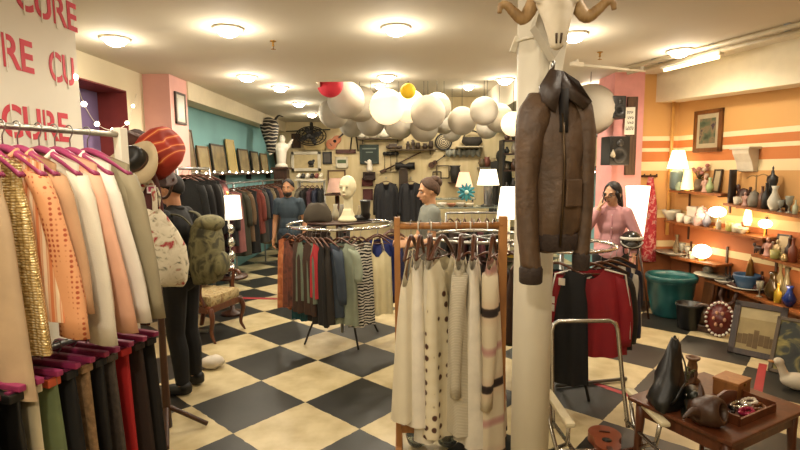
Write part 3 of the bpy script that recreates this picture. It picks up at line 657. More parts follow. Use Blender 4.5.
# man in a cap and a rucksack, seen from the side by the coat stand
pm = at(190, 388, 3.95)
t, J, H, HM = person('man in black with a cap and olive rucksack, looking through the coat stand', (pm.x-.02, 3.95, 0), R(-96), 1.77, shirt=mat('0c0b0a', .85), sleeve='long', pants=mat('0a0909', .85), shoes=mat('0e0d0c', .5), hair='short', hairm=mat('17110d', .8),
    over=dict(elR=(-.2, -.16, 1.17), wrR=(-.12, -.33, 1.27), elL=(.22, -.14, 1.15), wrL=(.12, -.33, 1.22)), head=(0, R(10), 0), lean=R(3), hands={'R': ((.3, -.9, .2), (.6, 0, -.5), (0, -.2, 1), .7), 'L': ((-.3, -.9, .2), (-.6, 0, -.5), (0, -.2, 1), .7)}, collar=True)
mb = MB(); CAPM = mat('1d1a17', .8)
rr = []
for i in range(9):
    el = R(8)+R(82)*i/8; rr.append([H(.083*math.cos(el)*math.sin(a), .010-.103*math.cos(el)*math.cos(a), .035+.093*math.sin(el)) for a in [2*PI*j/24 for j in range(24)]])
mb.rings(rr); mb.build('cap', CAPM, t, solid=.008)
mb = MB(); rr = [[H(x*.9, -.085-.0*abs(x), .045-3*x*x) for x in [(-.07+.14*i/8) for i in range(9)]], [H(x, -.155+4*x*x, .036-3*x*x) for x in [(-.07+.14*i/8) for i in range(9)]]]; mb.grid(rr); mb.build('cap_peak', CAPM, t, solid=.006)
camo = pat('noise', ['2e2c1a', '5a5434', '6e6844', '3e3a22'], 8, .85, dist=1, pos=[.35, .45, .55, .65])
bp = thing('backpack', 'olive camouflage rucksack worn by the man in the cap', 'backpack', t.matrix_basis @ (V((0, .235, 1.18))*.98), t.rotation_euler[2])
mb = MB(); rr = []
for z, rx, ry in ((-.25, .10, .05), (-.24, .15, .09), (-.1, .165, .115), (.08, .16, .11), (.2, .14, .09), (.26, .09, .05)):
    rr.append([V((rx*math.copysign(abs(math.cos(a))**.7, math.cos(a)), ry*math.copysign(abs(math.sin(a))**.8, math.sin(a)), z)) for a in [2*PI*k/28 for k in range(28)]])
mb.rings(rr); mb.build('pack', camo, bp)
mb = MB(); mb.ball((0, .11, -.1), (.12, .055, .1), 16, 10, fn=lambda p: V((p.x, p.y, p.z))); mb.build('pocket', camo, bp)
mb = MB(); mb.ball((0, .03, .22), (.15, .11, .07), 16, 10); mb.build('top_flap', camo, bp)
for s in (1, -1):
    mb = MB(); mb.tube(curve_pts([(s*.09, -.06, .2), (s*.125, -.14, .29), (s*.145, -.27, .29), (s*.15, -.37, .18), (s*.165, -.355, .02), (s*.17, -.2, -.12), (s*.14, -.08, -.18)]), .02, 8, flat=.35); mb.build('shoulder_strap', mat('4a452c', .85), bp)
# bearded man at the far end
person('bearded man in a blue grey T-shirt walking at the back of the aisle', (at(290, 240, 7.0).x, 7.0, 0), R(-6), 1.66, shirt=mat('26343e', .8), pants=mat('14151a', .8), shoes=BLACK, hair='short', hairm=mat('120d0a', .8), beard=True, skin=mat('a0714e', .55, var=.05), over=dict(knL=(.1, -.1, .5), anL=(.1, -.14, .09)))
# woman in grey T-shirt, profile
person('woman in a grey T-shirt with hair pinned up, behind the wooden rack', (at(428, 240, 4.75).x+.02, 4.75, 0), R(-78), 1.70, fem=True, shirt=mat('75786f', .85), pants=mat('2a2624', .8), shoes=BLACK, hair='bun', hairm=mat('4a3220', .7, var=.3, scale=40, bump=.4), skin=mat('c4926c', .5, var=.05),
       over=dict(elR=(-.2, -.06, 1.15), wrR=(-.16, -.22, 1.12), elL=(.2, -.05, 1.15), wrL=(.16, -.2, 1.14)), hands={'R': ((.2, -1, 0), (.8, 0, -.4), (0, 0, 1), .6), 'L': ((-.2, -1, 0), (-.8, 0, -.4), (0, 0, 1), .6)}, head=(0, R(8), 0))
# woman in a pink shirt on the phone
px_ = at(611, 240, 5.2)
t, J, H, HM = person('woman in a pink shirt holding a phone to her ear', (px_.x, 5.2, 0), R(-22), 1.63, fem=True, shirt=mat('c48f92', .8, var=.05), sleeve='long', pants=mat('151416', .8), shoes=BLACK, hair='tied', hairm=mat('1e1410', .6), skin=mat('c99a78', .5, var=.05), collar=True, hem=.84,
    over=dict(elR=(-.27, -.12, 1.22), wrR=(-.135, -.13, 1.47), elL=(.27, -.0, 1.15), wrL=(.235, -.14, .97)), head=(R(-34), R(10), 0), hands={'R': ((.25, .15, 1), (1, .2, -.1), (.2, -1, 0), .5)})
mb = MB(); w = J['wrR']+V((.035, .0, .09)); mb.box((0, 0, 0), (.012, .07, .13), None, .004); ph = mb.build('phone', BLACK, None, t.matrix_basis @ w, (R(-15), R(10), t.rotation_euler[2])); tag(ph, 'black mobile phone held to the ear of the woman in pink', 'phone')
for s in (1, -1):
    mb = MB(); mb.tube([H(s*.031+.021*math.cos(a), -.1, .004+.017*math.sin(a)) for a in [2*PI*i/14 for i in range(14)]], .0025, 5, loop=True)
    if s == 1: mb.tube([H(-.01, -.104, .007), H(.01, -.104, .007)], .0022, 5)
    mb.tube([H(s*.052, -.099, .006), H(s*.082, .0, .004)], .002, 5); mb.build('spectacles', BLACK, t)
mb = MB(); st = [V((.13, .05, 1.30)), V((.165, .02, 1.395)), V((.16, -.06, 1.37)), V((.19, -.12, 1.2)), V((.23, -.1, .95))]
hp = at(631, 241, 5.0)
t = thing('helmet', 'round black and white helmet carried at the hip of the woman in pink', 'helmet', hp, R(-20))
mb = MB(); mb.ball((0, 0, 0), (.105, .12, .105), 20, 12, fn=lambda p: V((p.x, p.y, max(p.z, -.07)))); mb.build('shell', mat('1c1b1a', .25, coat=.5), t)
mb = MB(); mb.tube([(.1*math.cos(a), -.095, .01+.062*math.sin(a)) for a in [PI+PI*i/12 for i in range(13)]], .014, 8, flat=.5); mb.tube([(.108*math.sin(a)*.98, -.125*math.cos(a), .035) for a in [-1.2+2.4*i/10 for i in range(11)]], .016, 8); mb.build('white_stripe', mat('c9c4b8', .4), t)
mb = MB(); mb.ball((0, -.02, -.02), (.08, .112, .055), 16, 8); mb.build('visor', mat('4c4a46', .15), t)
mb = MB(); mb.tube(curve_pts([(-.07, 0, -.05), (-.06, -.02, -.13), (0, -.02, -.16), (.06, -.02, -.13), (.07, 0, -.05)]), .007); mb.build('chin_strap', BLACK, t)
# ------------------------------------------------------------------ round racks
def round_rack(name, label, c, rad, z, legs=4, crome=CHROME):
    t = thing(name, label, 'clothes rack', (c[0], c[1], 0))
    mb = MB(); mb.tube([(rad*math.cos(a), rad*math.sin(a), z) for a in [2*PI*i/40 for i in range(40)]], .0135, 8, loop=True); mb.build('ring', crome, t)
    mb = MB(); mb.cyl((0, 0, .06), (0, 0, z), .018); mb.build('post', STEEL, t)
    for k in range(legs):
        a = k*2*PI/legs+.5; c_, s_ = math.cos(a), math.sin(a)
        mb = MB(); mb.tube(curve_pts([(0, 0, .5), (rad*.5*c_, rad*.5*s_, .3), (rad*.78*c_, rad*.78*s_, .0)]), .011); mb.build('leg', IRON, t)
        mb = MB(); mb.cyl((0, 0, z-.005), (rad*c_, rad*s_, z-.005), .008); mb.build('spoke', STEEL, t)
    return t
zebra = pat('bands_z', ['cfc8b8', 'cfc8b8', '14120f', '14120f'], 11, .8, dist=6, pos=[.3, .48, .52, .7], vec=(1.2, 1, 1))
RC = at(340, 224, 5.2); RZ = RC.z; RR = .54
round_rack('round_clothes_rack', 'chrome round clothes rack in the middle of the shop', RC, RR, RZ)
G1 = 'clothes on the round chrome rack'
ring1 = [ # pixel column of the hook on the near half, facing (0 = towards us), set back, name, label, material, L, w, kind, sleeve
 (287, -28, 0, 'dress', 'rust orange patterned dress at the left of the round chrome rack', pat('noise', ['b5643a', '9c5630', 'c07848', '6a3a5c'], 10, .8, dist=1), .74, .26, 'top', 0),
 (292, -35, 0, 'dress', 'dark print dress behind the rust orange one', pat('noise', ['2c2018', '6a3828', '1c1614'], 12), .70, .28, 'top', 0),
 (297, -30, .13, 'skirt', 'teal skirt with a low hem at the left of the round chrome rack', mat('17484e', .8), .84, .24, 'top', 0),
 (301, -40, 0, 'dress', 'brown dress left of the grey green top on the round chrome rack', mat('3a261a', .8), .72, .3, 'top', 0),
 (306, -35, 0, 'top', 'grey green sleeveless top on the round chrome rack', mat('66705e', .8), .6, .3, 'top', 0),
 (311, -50, 0, 'top', 'red top peeping out beside the grey green one', mat('a82a30', .8), .54, .26, 'top', 0),
 (315, -52, 0, 'dress', 'long black dress in the front left of the round chrome rack', mat('161412', .8), .80, .32, 'top', 0),
 (320, -50, 0, 'dress', 'charcoal brown dress next to the long black one', mat('28221c', .8), .78, .32, 'top', 0),
 (326, -40, 0, 'jacket', 'slate blue jacket left of the pale sage shirt', mat('323c48', .8), .72, .36, 'top', .5),
 (339, -22, 0, 'shirt', 'pale sage shirt in the front of the round chrome rack', mat('8e9682', .85, bump=.1), .80, .34, 'top', .3),
 (345, 25, .07, 'dress', 'dark green dress right of the pale sage shirt', mat('1e2a22', .8), .7, .3, 'top', 0),
 (353, 50, .05, 'dress', 'black dress between the sage shirt and the zebra one', mat('12110f', .8), .70, .3, 'top', 0),
 (360, 32, 0, 'dress', 'black and white zebra striped dress on the round chrome rack', zebra, .84, .24, 'top', 0),
 (377, 12, .09, 'blouse', 'royal blue blouse behind the cream camisole', mat('1e2a66', .8), .62, .36, 'top', .2),
 (377, 10, -.02, 'camisole', 'cream satin camisole with thin straps on the round chrome rack', mat('dccfa4', .4, var=.05), .76, .27, 'cami', 0),
 (390, 40, .05, 'dress', 'navy dress right of the cream camisole', mat('1c2148', .8), .74, .34, 'top', 0),
 (397, 35, .12, 'blouse', 'plum patterned blouse at the right of the round chrome rack', pat('noise', ['3c1e28', '6a4030', '2a2026'], 11), .66, .34, 'top', .3),
 (399, 25, .3, 'dress', 'brown print dress at the far right of the round chrome rack', pat('noise', ['4a3222', '7a5c38', '2c2018'], 12), .72, .36, 'top', 0),
 (330, 70, .75, 'dress', 'dull black dress at the back of the round chrome rack', mat('1a1716', .8), .7, .34, 'top', 0),
 (300, 20, .5, 'jacket', 'dark brown jacket at the back left of the round chrome rack', mat('2c1e16', .8), .66, .34, 'top', .4)]
for i, (px, yo, back, nm, lb, m, L, w, kd, sl) in enumerate(ring1):
    a = min((R(-180+k*.5) for k in range(361)), key=lambda a: abs(400+FPX*(RC.x+RR*math.cos(a))/(RC.y+RR*math.sin(a))-px))
    p = V((RC.x+RR*math.cos(a), RC.y+RR*math.sin(a)+(back if back < .2 else 0), RZ))
    if back >= .2: p.y = RC.y+math.sqrt(max(0, RR**2-(p.x-RC.x)**2))
    garment(nm, lb, nm, p, R(yo), m, G1, 'dark wooden hanger holding the '+lb.split(' on the')[0].split(' at the')[0].split(' in the')[0], w=w, L=L, d=.035, sleeve=sl, kind=kd, flare=1.25 if nm == 'dress' else 1.12, folds=4, seed=40+i, neck=.4, drop=.09)
# things standing on top of the round rack
t = thing('display_tray', 'dark round tray fixed on top of the round chrome rack', 'tray', (RC.x, RC.y, RZ+.02)); mb = MB(); mb.lathe([(.001, 0), (.34, 0), (.35, .02), (.34, .012), (.001, .01)], n=32); mb.build('plate', DARKW, t); mb = MB(); mb.cyl((0, 0, -.03), (0, 0, 0), .05); mb.build('mount', IRON, t)
def mannequin_head(c, label, rz):
    t = thing('mannequin_head', label, 'mannequin head', c, rz); pl = mat('c9c09c', .5, var=.03); mb = MB()
    mb.ball((0, .01, .36), (.088, .10, .112), 18, 12); mb.ball((0, -.022, .305), (.066, .07, .078)); mb.capsule((0, -.085, .345), (0, -.104, .312), .009, .012); mb.capsule((0, .015, .08), (0, .012, .30), .05, .045)
    mb.capsule((-.034, -.078, .37), (.034, -.078, .37), .012, .012); mb.capsule((-.014, -.085, .272), (.014, -.085, .272), .007, .007); mb.lathe([(.10, 0), (.105, .02), (.07, .06), (.048, .12)], n=20); mb.build('bust', pl, t, voxel=.007, iters=3)
    for s in (1, -1): mb = MB(); mb.ball((s*.034, -.09, .348), (.014, .006, .005)); mb.build('painted_eye', mat('5a5444', .5), t)
    mb = MB(); mb.ball((0, -.094, .272), (.016, .006, .005)); mb.build('painted_lips', mat('9a7060', .5), t)
mannequin_head((RC.x+.09, RC.y-.05, RZ+.035), 'cream mannequin head on the round chrome rack', R(-18))
mb = MB(); rr = []
for z, rx, ry in ((0, .12, .06), (.02, .15, .07), (.1, .14, .065), (.17, .10, .05), (.19, .07, .03)): rr.append([V((rx*math.cos(a), ry*math.sin(a), z+.012*math.sin(3*a))) for a in [2*PI*k/20 for k in range(20)]])
mb.rings(rr); tag(mb.build('felt_bag', mat('40382c', .9), None, (RC.x-.22, RC.y-.06, RZ+.03), (0, 0, .2)), 'slumped olive brown felt bag left of the mannequin head', 'bag')
t = thing('boot', 'black shiny boot standing right of the mannequin head', 'boot', (RC.x+.27, RC.y-.02, RZ+.03), R(-70))
mb = MB(); mb.lathe([(.05, .05), (.045, .1), (.055, .2), (.058, .22), (.05, .215)], n=16); mb.ball((0, -.06, .035), (.042, .11, .035), fn=lambda p: V((p.x, p.y, max(p.z, -.02)))); mb.ball((0, .0, .06), (.045, .055, .05)); mb.build('upper', mat('141210', .3), t); mb = MB(); mb.box((0, -.04, .008), (.075, .2, .016), None, .005); mb.build('sole', BLACK, t)
for i, (dx, dy, h, c, lb) in enumerate([(-.06, .12, .17, 'b0a890', 'pale jug behind the neck of the mannequin head'), (-.30, .12, .12, '7a6a4c', 'small tan jar at the left back of the rack top tray'), (.0, .22, .16, '8a8478', 'grey bottle at the back of the rack top tray'), (.2, .17, .15, 'a09070', 'beige bottle behind the black boot')]):
    mb = MB(); mb.lathe([(.03, 0), (.04, h*.4), (.02, h*.75), (.024, h), (.001, h)], n=14); tag(mb.build(['jug', 'jar', 'bottle', 'bottle'][i], mat(c, .4), None, (RC.x+dx, RC.y+dy, RZ+.03)), lb, ['jug', 'jar', 'bottle', 'bottle'][i])
# second round rack behind the wooden rack, third behind the column
def fill_rack(c, rad, z, data, group, hl):
    for i, (a, yo, nm, lb, m, L, w, sl) in enumerate(data):
        p = V((c[0]+rad*math.cos(R(a)), c[1]+rad*math.sin(R(a)), z))
        garment(nm, lb, nm, p, R(a)+R(yo), m, group, 'hanger holding the '+lb.split(' on the')[0].split(' at the')[0].split(' in the')[0], w=w, L=L, d=.04, sleeve=sl, flare=1.15, folds=4, seed=80+i+int(rad*100), neck=.4, drop=.09)
C2 = at(476, 236, 4.35)
round_rack('round_clothes_rack', 'round clothes rack seen through the wooden rack behind the knitwear', C2, .42, C2.z, crome=mat('b8b4aa', .3, 1))
fill_rack(C2, .42, C2.z, [(-150, 40, 'dress', 'brown dress at the left of the rack behind the knitwear', mat('3a281c', .8), .7, .36, 0), (-125, 30, 'top', 'red and white print top on the rack behind the knitwear', pat('noise', ['b83a40', 'c9bcae', '8a2a34'], 14), .5, .36, 0),
    (-105, 40, 'dress', 'black dress in the middle of the rack behind the knitwear', BLACK, .74, .36, 0), (-85, 30, 'jacket', 'dark brown leather jacket on the rack behind the knitwear', mat('2e1c14', .5), .66, .4, .5), (-62, 30, 'dress', 'olive dress on the rack behind the knitwear', mat('45402a', .8), .74, .36, 0), (-40, 50, 'dress', 'yellow dress beside the white column', mat('b89a34', .8), .76, .36, 0), (-15, 20, 'dress', 'navy dress at the right of the rack behind the knitwear', mat('1e2340', .8), .74, .36, 0), (170, 10, 'top', 'grey top at the left back of the rack behind the knitwear', mat('5a564c', .8), .6, .36, 0)], 'clothes on the round rack behind the knitwear', 1)
C3 = at(562, 250, 3.95); C3.z = 1.18
round_rack('round_clothes_rack', 'round clothes rack behind the white column with sports jerseys', C3, .40, C3.z)
fill_rack(C3, .40, C3.z, [(-112, 78, 'jumpsuit', 'black sleeveless jumpsuit with paper tags behind the column', mat('111215', .8), .86, .42, 0), (-135, 60, 'dress', 'teal dress just right of the white column', mat('125a64', .7), .88, .34, 0), (-80, 72, 'jersey', 'dark red jersey with white striped sleeve behind the leather jacket', mat('8c1620', .75), .66, .5, .5),
    (-50, 62, 'jersey', 'white and navy sports jacket in front of the woman in pink', pat('bands_x', ['c8c2b4', 'c8c2b4', '1a1c2c', '20233a'], 3.2, .7), .6, .44, .5), (-25, 40, 'top', 'dark navy top at the right of the jersey rack', mat('15172a', .8), .62, .4, .3), (-158, 30, 'top', 'brown top at the left of the jersey rack', mat('3a2418', .8), .6, .36, 0), (-65, 60, 'jacket', 'black jacket between the two sports jerseys', mat('15120f', .6), .64, .42, .5)], 'clothes on the jersey rack', 1)
# two paper tags on the jumpsuit, a white shoulder stripe on the red jersey
for o in list(COL.objects):
    if o.get('label', '').startswith('black sleeveless jumpsuit'):
        for x, z in ((.05, -.2), (-.02, -.34), (-.02, -.4)): mb = MB(); mb.box((x, -.062, z), (.045, .004, .05)); mb.build('paper_tag', mat('d5cdbd', .6), o)
    if o.get('label', '').startswith('dark red jersey'):
        for s in (1, -1):
            mb = MB(); mb.tube([(s*.1, -.035, -.115), (s*.24, -.045, -.15), (s*.285, -.03, -.4), (s*.29, -.03, -.62)], .012, 8, flat=.5); mb.build('white_stripe', mat('c9c2b4', .7), o)
# ------------------------------------------------------------------ wooden rack with knitwear
WL, WRt = at(397, 221, 3.0), at(503, 222, 3.0); WZ = 1.465; WY = 3.0
t = thing('wooden_clothes_rack', 'pale wooden clothes rack with cream knitwear in the foreground', 'clothes rack', (WL.x, WY, 0)); ww = WRt.x-WL.x
PALE = wood('a8743e', '8a5a2e', 4, .45)
for x, w in ((0, .036), (ww, .05)):
    mb = MB(); mb.box((x, 0, WZ/2+.02), (w, .04, WZ+.03), None, .004); mb.build('post', PALE, t)
    mb = MB(); mb.box((x, 0, .03), (.045, .5, .05), None, .006); mb.build('foot', PALE, t)
mb = MB(); mb.cyl((0, 0, WZ-.02), (ww, 0, WZ-.02), .021, n=16); mb.build('rail', PALE, t)
mb = MB(); mb.box((ww/2, 0, .16), (ww, .03, .05), None, .004); mb.build('stretcher', PALE, t)
knit = mat('d4cab2', .9, var=.06, scale=30, bump=.5, bscale=160)
dots = pat('dots', ['4a2c1e', '54382a', 'd4c8a8', 'd8ceb2'], 14, .9, dist=.3, pos=[.08, .22, .29, .6], vec=(1, 1, 1), bump=.2)
ribs = pat('bands_z', ['b5ab92', 'cfc6b0'], 34, .9, bump=.5)
fair = pat('bands_z', ['241a16', '3a2a22', 'c2ac90', 'c9bb9e', 'c9bb9e', 'b0847a'], .68, .9, dist=1.6, pos=[.0, .02, .04, .3, .95, 1.0], bump=.2)
KN = [ # px of hook, yaw, name, label, mat, L, w, sleeve
 (411, 74, 'camisole', 'cream satin slip hanging nearest the left post of the wooden rack', mat('d8ceb4', .5, var=.04), 1.0, .36, 0, 'cami'),
 (420, 78, 'top', 'white draped top second from the left on the wooden rack', mat('dad2c0', .7), 1.05, .32, 0, 'top'),
 (430, 80, 'cardigan', 'off white thin cardigan left of the brown flecked knit', mat('cec6b2', .85, bump=.2), 1.15, .28, 0, 'top'),
 (442, 58, 'cardigan', 'cream chunky cardigan with brown flecks on the wooden rack', dots, 1.12, .36, 0, 'top'),
 (461, 78, 'cardigan', 'beige ribbed cardigan in the middle of the wooden rack', ribs, 1.1, .34, .72, 'top'),
 (474, 78, 'sweater', 'pale grey white smooth sweater right of the ribbed cardigan', mat('d6cebc', .85, bump=.2), 1.18, .34, 0, 'top'),
 (493, 72, 'sweater', 'cream sweater with dark zigzag bands hanging beside the white column', fair, 1.22, .34, .8, 'top')]
for i, (px, yw, nm, lb, m, L, w, sl, kd) in enumerate(KN):
    p = at(px, 224, WY); p.z = WZ-.005
    garment(nm, lb, nm, p, R(yw), m, 'knitwear on the wooden rack', 'brown wooden hanger holding the '+lb.split(' hanging')[0].split(' on the')[0].split(' in the')[0].split(' second')[0], parts=True, w=w, L=L, d=.088, grow=True, sleeve=sl, kind=kd, flare=1.2, folds=3, amp=.02, seed=120+i, z0=-.16, neck=.42, drop=.12, slope=.10, hslope=.10, hw=w*.9, hthick=.014)
for i, px in enumerate((418, 431, 456, 470, 487)):
    p = at(px, 224, WY); mb = MB(); mb.tube([(0, .024*math.cos(a), .024*math.sin(a)) for a in [2*PI*k/14 for k in range(14)]], .004, 6, loop=True); o = mb.build('size_ring', mat('d2cab8', .5), None, (p.x, WY, WZ-.02)); tag(o, 'small white ring looped on the rail of the wooden rack', 'ring', 'white rings on the wooden rail')
# glass bowls on a low bench under the knitwear
for i, (px, lb, mm) in enumerate(((417, 'glass bowl with a dark red thing inside on the floor under the knitwear', mat('6a1c20', .4)), (447, 'glass bowl with a brown thing inside on the floor under the flecked cardigan', mat('5a4028', .4)))):
    p = onz(px, 446, 0); t = thing('glass_bowl', lb, 'bowl', (p.x, p.y, 0)); mb = MB(); mb.lathe([(.03, 0), (.06, .03), (.075, .08), (.062, .14), (.058, .14), (.07, .08), (.055, .034), (.001, .01)], n=24); mb.build('bowl', GLASS, t)
    mb = MB(); mb.tube([(.06*math.cos(a), .06*math.sin(a), .14) for a in [2*PI*k/24 for k in range(24)]], .004, 6, loop=True); mb.build('rim', mat('c8c4ba', .2), t)
    mb = MB(); mb.ball((0, 0, .055), (.035, .03, .035)); mb.build('contents', mm, t)
# ------------------------------------------------------------------ column, skull, leather jacket
KX, KY = at(534, 225, 1.92).x, 1.92
mb = MB(); mb.cyl((KX, KY, 0), (KX, KY, CEIL), .074, n=32); struct('column', mb, mat('c9c1ae', .55, var=.05, scale=4, bump=.15, bscale=14))
def skull(c):
    t = thing('ram_skull', 'bleached ram skull with curling horns mounted on the white column', 'skull', c, R(-4)); BONE = mat('c9bda6', .6, var=.07, scale=18); mb = MB()
    mb.ball((0, 0, .06), (.062, .07, .07)); mb.ball((0, -.03, .0), (.052, .05, .06))
    mb.rings([[V((rx*math.cos(a), y+ry*math.sin(a), z)) for a in [2*PI*k/16 for k in range(16)]] for z, rx, ry, y in ((.02, .05, .045, -.03), (-.05, .042, .035, -.045), (-.09, .031, .027, -.05), (-.125, .022, .019, -.05), (-.137, .008, .008, -.05))])
    for s in (1, -1): mb.capsule((s*.05, -.02, .02), (s*.03, -.05, -.05), .016, .012); mb.tube([(s*.055+.02*math.cos(a), -.045, .035+.02*math.sin(a)) for a in [2*PI*k/12 for k in range(12)]], .008, 6, loop=True)
    mb.build('cranium', BONE, t, voxel=.006, iters=2)
    for s in (1, -1):
        mb = MB(); mb.ball((s*.052, -.05, .035), (.016, .014, .016)); mb.build('eye_socket', mat('3a2c20', .9), t)
        mb = MB(); mb.tube([(s*.008, -.076, -.09), (s*.006, -.069, -.12)], [.004, .003], 8); mb.build('nasal_opening', mat('4a3a2c', .9), t)
        mb = MB(); pts = curve_pts([(s*.045, 0, .07), (s*.07, .0, .02), (s*.10, -.01, -.025), (s*.13, -.02, -.01), (s*.155, -.025, .012), (s*.175, -.03, .012), (s*.181, -.03, -.012)], 5); n = len(pts)
        mb.tube(pts, [.026*(1-.72*i/(n-1))*(1+.05*(i % 2)) for i in range(n)], 10); mb.build('horn', pat('noise', ['6e5334', '9c7c50', 'b59a70'], 14, .55, vec=(3, 1, 1)), t)
        mb = MB(); mb.tube(curve_pts([(s*.03, .02, .1), (s*.05, .03, .17), (s*.045, .03, .26)]), [.024-.001*i for i in range(17)], 10); mb.build('horn_core', mat('6e5338', .7), t)
skull(at(554, 17, 1.70)+V((0, 0, .02)))
t = thing('wall_bracket', 'white painted wooden bracket on the column under the ram skull', 'bracket', (KX, KY, 2.12))
mb = MB(); mb.box((.05, -.085, .06), (.045, .02, .42), rot3('Y', R(8)), .003); mb.build('backboard', WHITEP, t)
mb = MB(); mb.smooth = False; mb.rings([[V((x, y, z)) for x, z in ((-.03, .22), (.06, .22), (.06, .10), (.02, .04), (-.05, .15))] for y in (-.15, -.08)]); mb.build('gusset', mat('b8b09e', .6), t)
mb = MB(); mb.tube([(.077*math.cos(a), .077*math.sin(a), .13) for a in [2*PI*k/24 for k in range(24)]], .006, 6, loop=True); mb.box((-.085, -.0, .12), (.02, .02, .06), rot3('Y', R(20)), .003); mb.build('clamp', WHITEP, t)
LEA = mat('4e3a28', .55, var=.25, scale=14, bump=.4, bscale=45)
def leather_jacket(c, rz):
    t = thing('leather_jacket', 'dark brown leather jacket hanging high on the white column', 'jacket', c, rz)
    def wr(i, a, k): return 1+k*math.sin(5*a+i*1.3)+k*.8*math.sin(9*a-i*2.1)
    rr = []
    for i, (z, rx, ry, x, y) in enumerate(((.0, .012, .02, .0, .02), (-.025, .03, .035, .004, .015), (-.06, .055, .05, .006, .005), (-.1, .08, .06, .008, 0), (-.15, .092, .068, .012, 0), (-.22, .094, .072, .015, -.005), (-.30, .09, .07, .018, -.005), (-.38, .088, .07, .018, -.005), (-.46, .09, .07, .016, -.005), (-.53, .088, .068, .014, -.005), (-.545, .08, .062, .014, -.005), (-.60, .078, .06, .014, -.005))):
        rr.append([V((x+rx*math.cos(a)*wr(i, a, .025 if z < -.05 else 0), y+ry*math.sin(a)*wr(i, a, .07 if z < -.05 else 0), z+.006*math.sin(3*a+i))) for a in [2*PI*k/36 for k in range(36)]])
    m = MB(); m.rings(rr); m.build('body', LEA, t)
    for s, P, r0 in ((-1, [(-.03, 0, -.075), (-.06, -.02, -.13), (-.084, -.035, -.22), (-.093, -.04, -.38), (-.085, -.045, -.55), (-.075, -.05, -.66)], .056), (1, [(.05, 0, -.06), (.09, -.005, -.12), (.108, -.015, -.22), (.115, -.02, -.38), (.112, -.02, -.52), (.105, -.025, -.62)], .042)):
        m = MB(); P = curve_pts(P, 6); n = len(P); rr = []
        for i, p in enumerate(P):
            f = i/(n-1); r = r0*(.72+.5*math.sin(PI*min(1, f*1.5+.18))*.6)*(1-.12*f)
            rr.append([p+V((r*math.cos(a)*wr(i*.6, a, .03), r*1.05*math.sin(a)*wr(i*.5, a, .04), .012*s*math.cos(a))) for a in [2*PI*k/24 for k in range(24)]])
        m.rings(rr); m.build('sleeve', LEA, t)
        e = P[-1]; m = MB(); m.rings([[e+V((r*math.cos(a), r*math.sin(a), dz)) for a in [2*PI*k/24 for k in range(24)]] for r, dz in ((r0*.62, .012), (r0*.72, .0), (r0*.7, -.045), (r0*.62, -.05))]); m.build('cuff', mat('2a1d14', .8, bump=.4, bscale=90), t)
    CL = mat('33251b', .5, bump=.2)
    m = MB(); m.rings([[V(p)+V((0, q, 0)) for p in ((-.02, -.03, .01), (.02, -.045, .0), (.065, -.06, -.035), (.115, -.05, -.10), (.085, -.062, -.125), (.04, -.075, -.10), (.0, -.07, -.055))] for q in (-.006, .006)]); m.build('collar', CL, t)
    m = MB(); m.rings([[V(p)+V((0, q, 0)) for p in ((-.02, -.03, .01), (.012, -.05, .0), (.0, -.08, -.07), (-.015, -.085, -.14), (-.055, -.07, -.10), (-.06, -.05, -.05))] for q in (-.006, .006)]); m.build('collar', CL, t)
    m = MB(); m.rings([[V((.018+.016*math.cos(a), -.066+.02*math.sin(a), z)) for a in [2*PI*k/10 for k in range(10)]] for z in (-.06, -.12, -.2)]); m.build('lining', mat('17110d', .8), t)
    m = MB(); m.tube([(.012, -.08, -.14), (.02, -.086, -.3), (.018, -.084, -.45), (.014, -.078, -.58)], .0045, 6); m.build('zip', mat('4a3a26', .4, .8), t)
    m = MB(); m.box((.055, -.076, -.40), (.06, .012, .09), rot3('Z', R(18)), .004); m.build('pocket', LEA, t)
    m = MB(); m.rings([[V((.014+rx*math.cos(a), -.005+ry*math.sin(a), z)) for a in [2*PI*k/28 for k in range(28)]] for rx, ry, z in ((.083, .066, -.54), (.086, .068, -.55), (.083, .066, -.595), (.078, .06, -.60))]); m.build('waistband', mat('30221a', .8, bump=.4, bscale=90), t)
    m = MB(); m.tube(curve_pts([(-.008, .0, -.005), (.0, .01, .03), (.008, .04, .035), (.008, .0, -.005)]), .004, 6); m.build('hanging_loop', BLACK, t)
    return t
leather_jacket(at(553, 74, 1.74), 0)
mb = MB(); c_ = at(553, 72, 1.74); mb.tube([(KX+.03, KY-.06, c_.z+.012), (c_.x, c_.y+.02, c_.z+.008), (c_.x, c_.y, c_.z+.012), (c_.x, c_.y-.005, c_.z+.035)], .006, 6); tag(mb.build('coat_hook', STEEL), 'steel hook on the white column holding the leather jacket', 'hook')
# ------------------------------------------------------------------ left side: armchair, ball lamp, wall racks
tap = pat('noise', ['5a4a2c', 'a8946a', '8a7448', '6a3c2c'], 14, .85, dist=1, pos=[.3, .48, .58, .72])
t = thing('armchair', 'carved wooden armchair with tapestry seat behind the man in the cap', 'armchair', (-2.14, 5.38, 0), R(72))     # local -y is the front
for sx in (-1, 1):
    mb = MB(); mb.tube(curve_pts([(sx*.25, -.25, .36), (sx*.265, -.285, .26), (sx*.25, -.255, .1), (sx*.255, -.29, .02), (sx*.255, -.31, .0)]), [.032-.0008*i for i in range(33)]); mb.build('front_leg', REDW, t)
    mb = MB(); mb.tube(curve_pts([(sx*.24, .24, .95), (sx*.24, .22, .5), (sx*.24, .23, .25), (sx*.24, .28, 0)]), .026); mb.build('rear_leg', REDW, t)
    mb = MB(); mb.tube(curve_pts([(sx*.25, .22, .68), (sx*.285, .0, .66), (sx*.285, -.2, .67), (sx*.28, -.25, .63)]), .024, 8, flat=.7); mb.tube(curve_pts([(sx*.28, -.17, .66), (sx*.27, -.15, .5), (sx*.26, -.2, .38)]), .02); mb.build('arm', REDW, t)
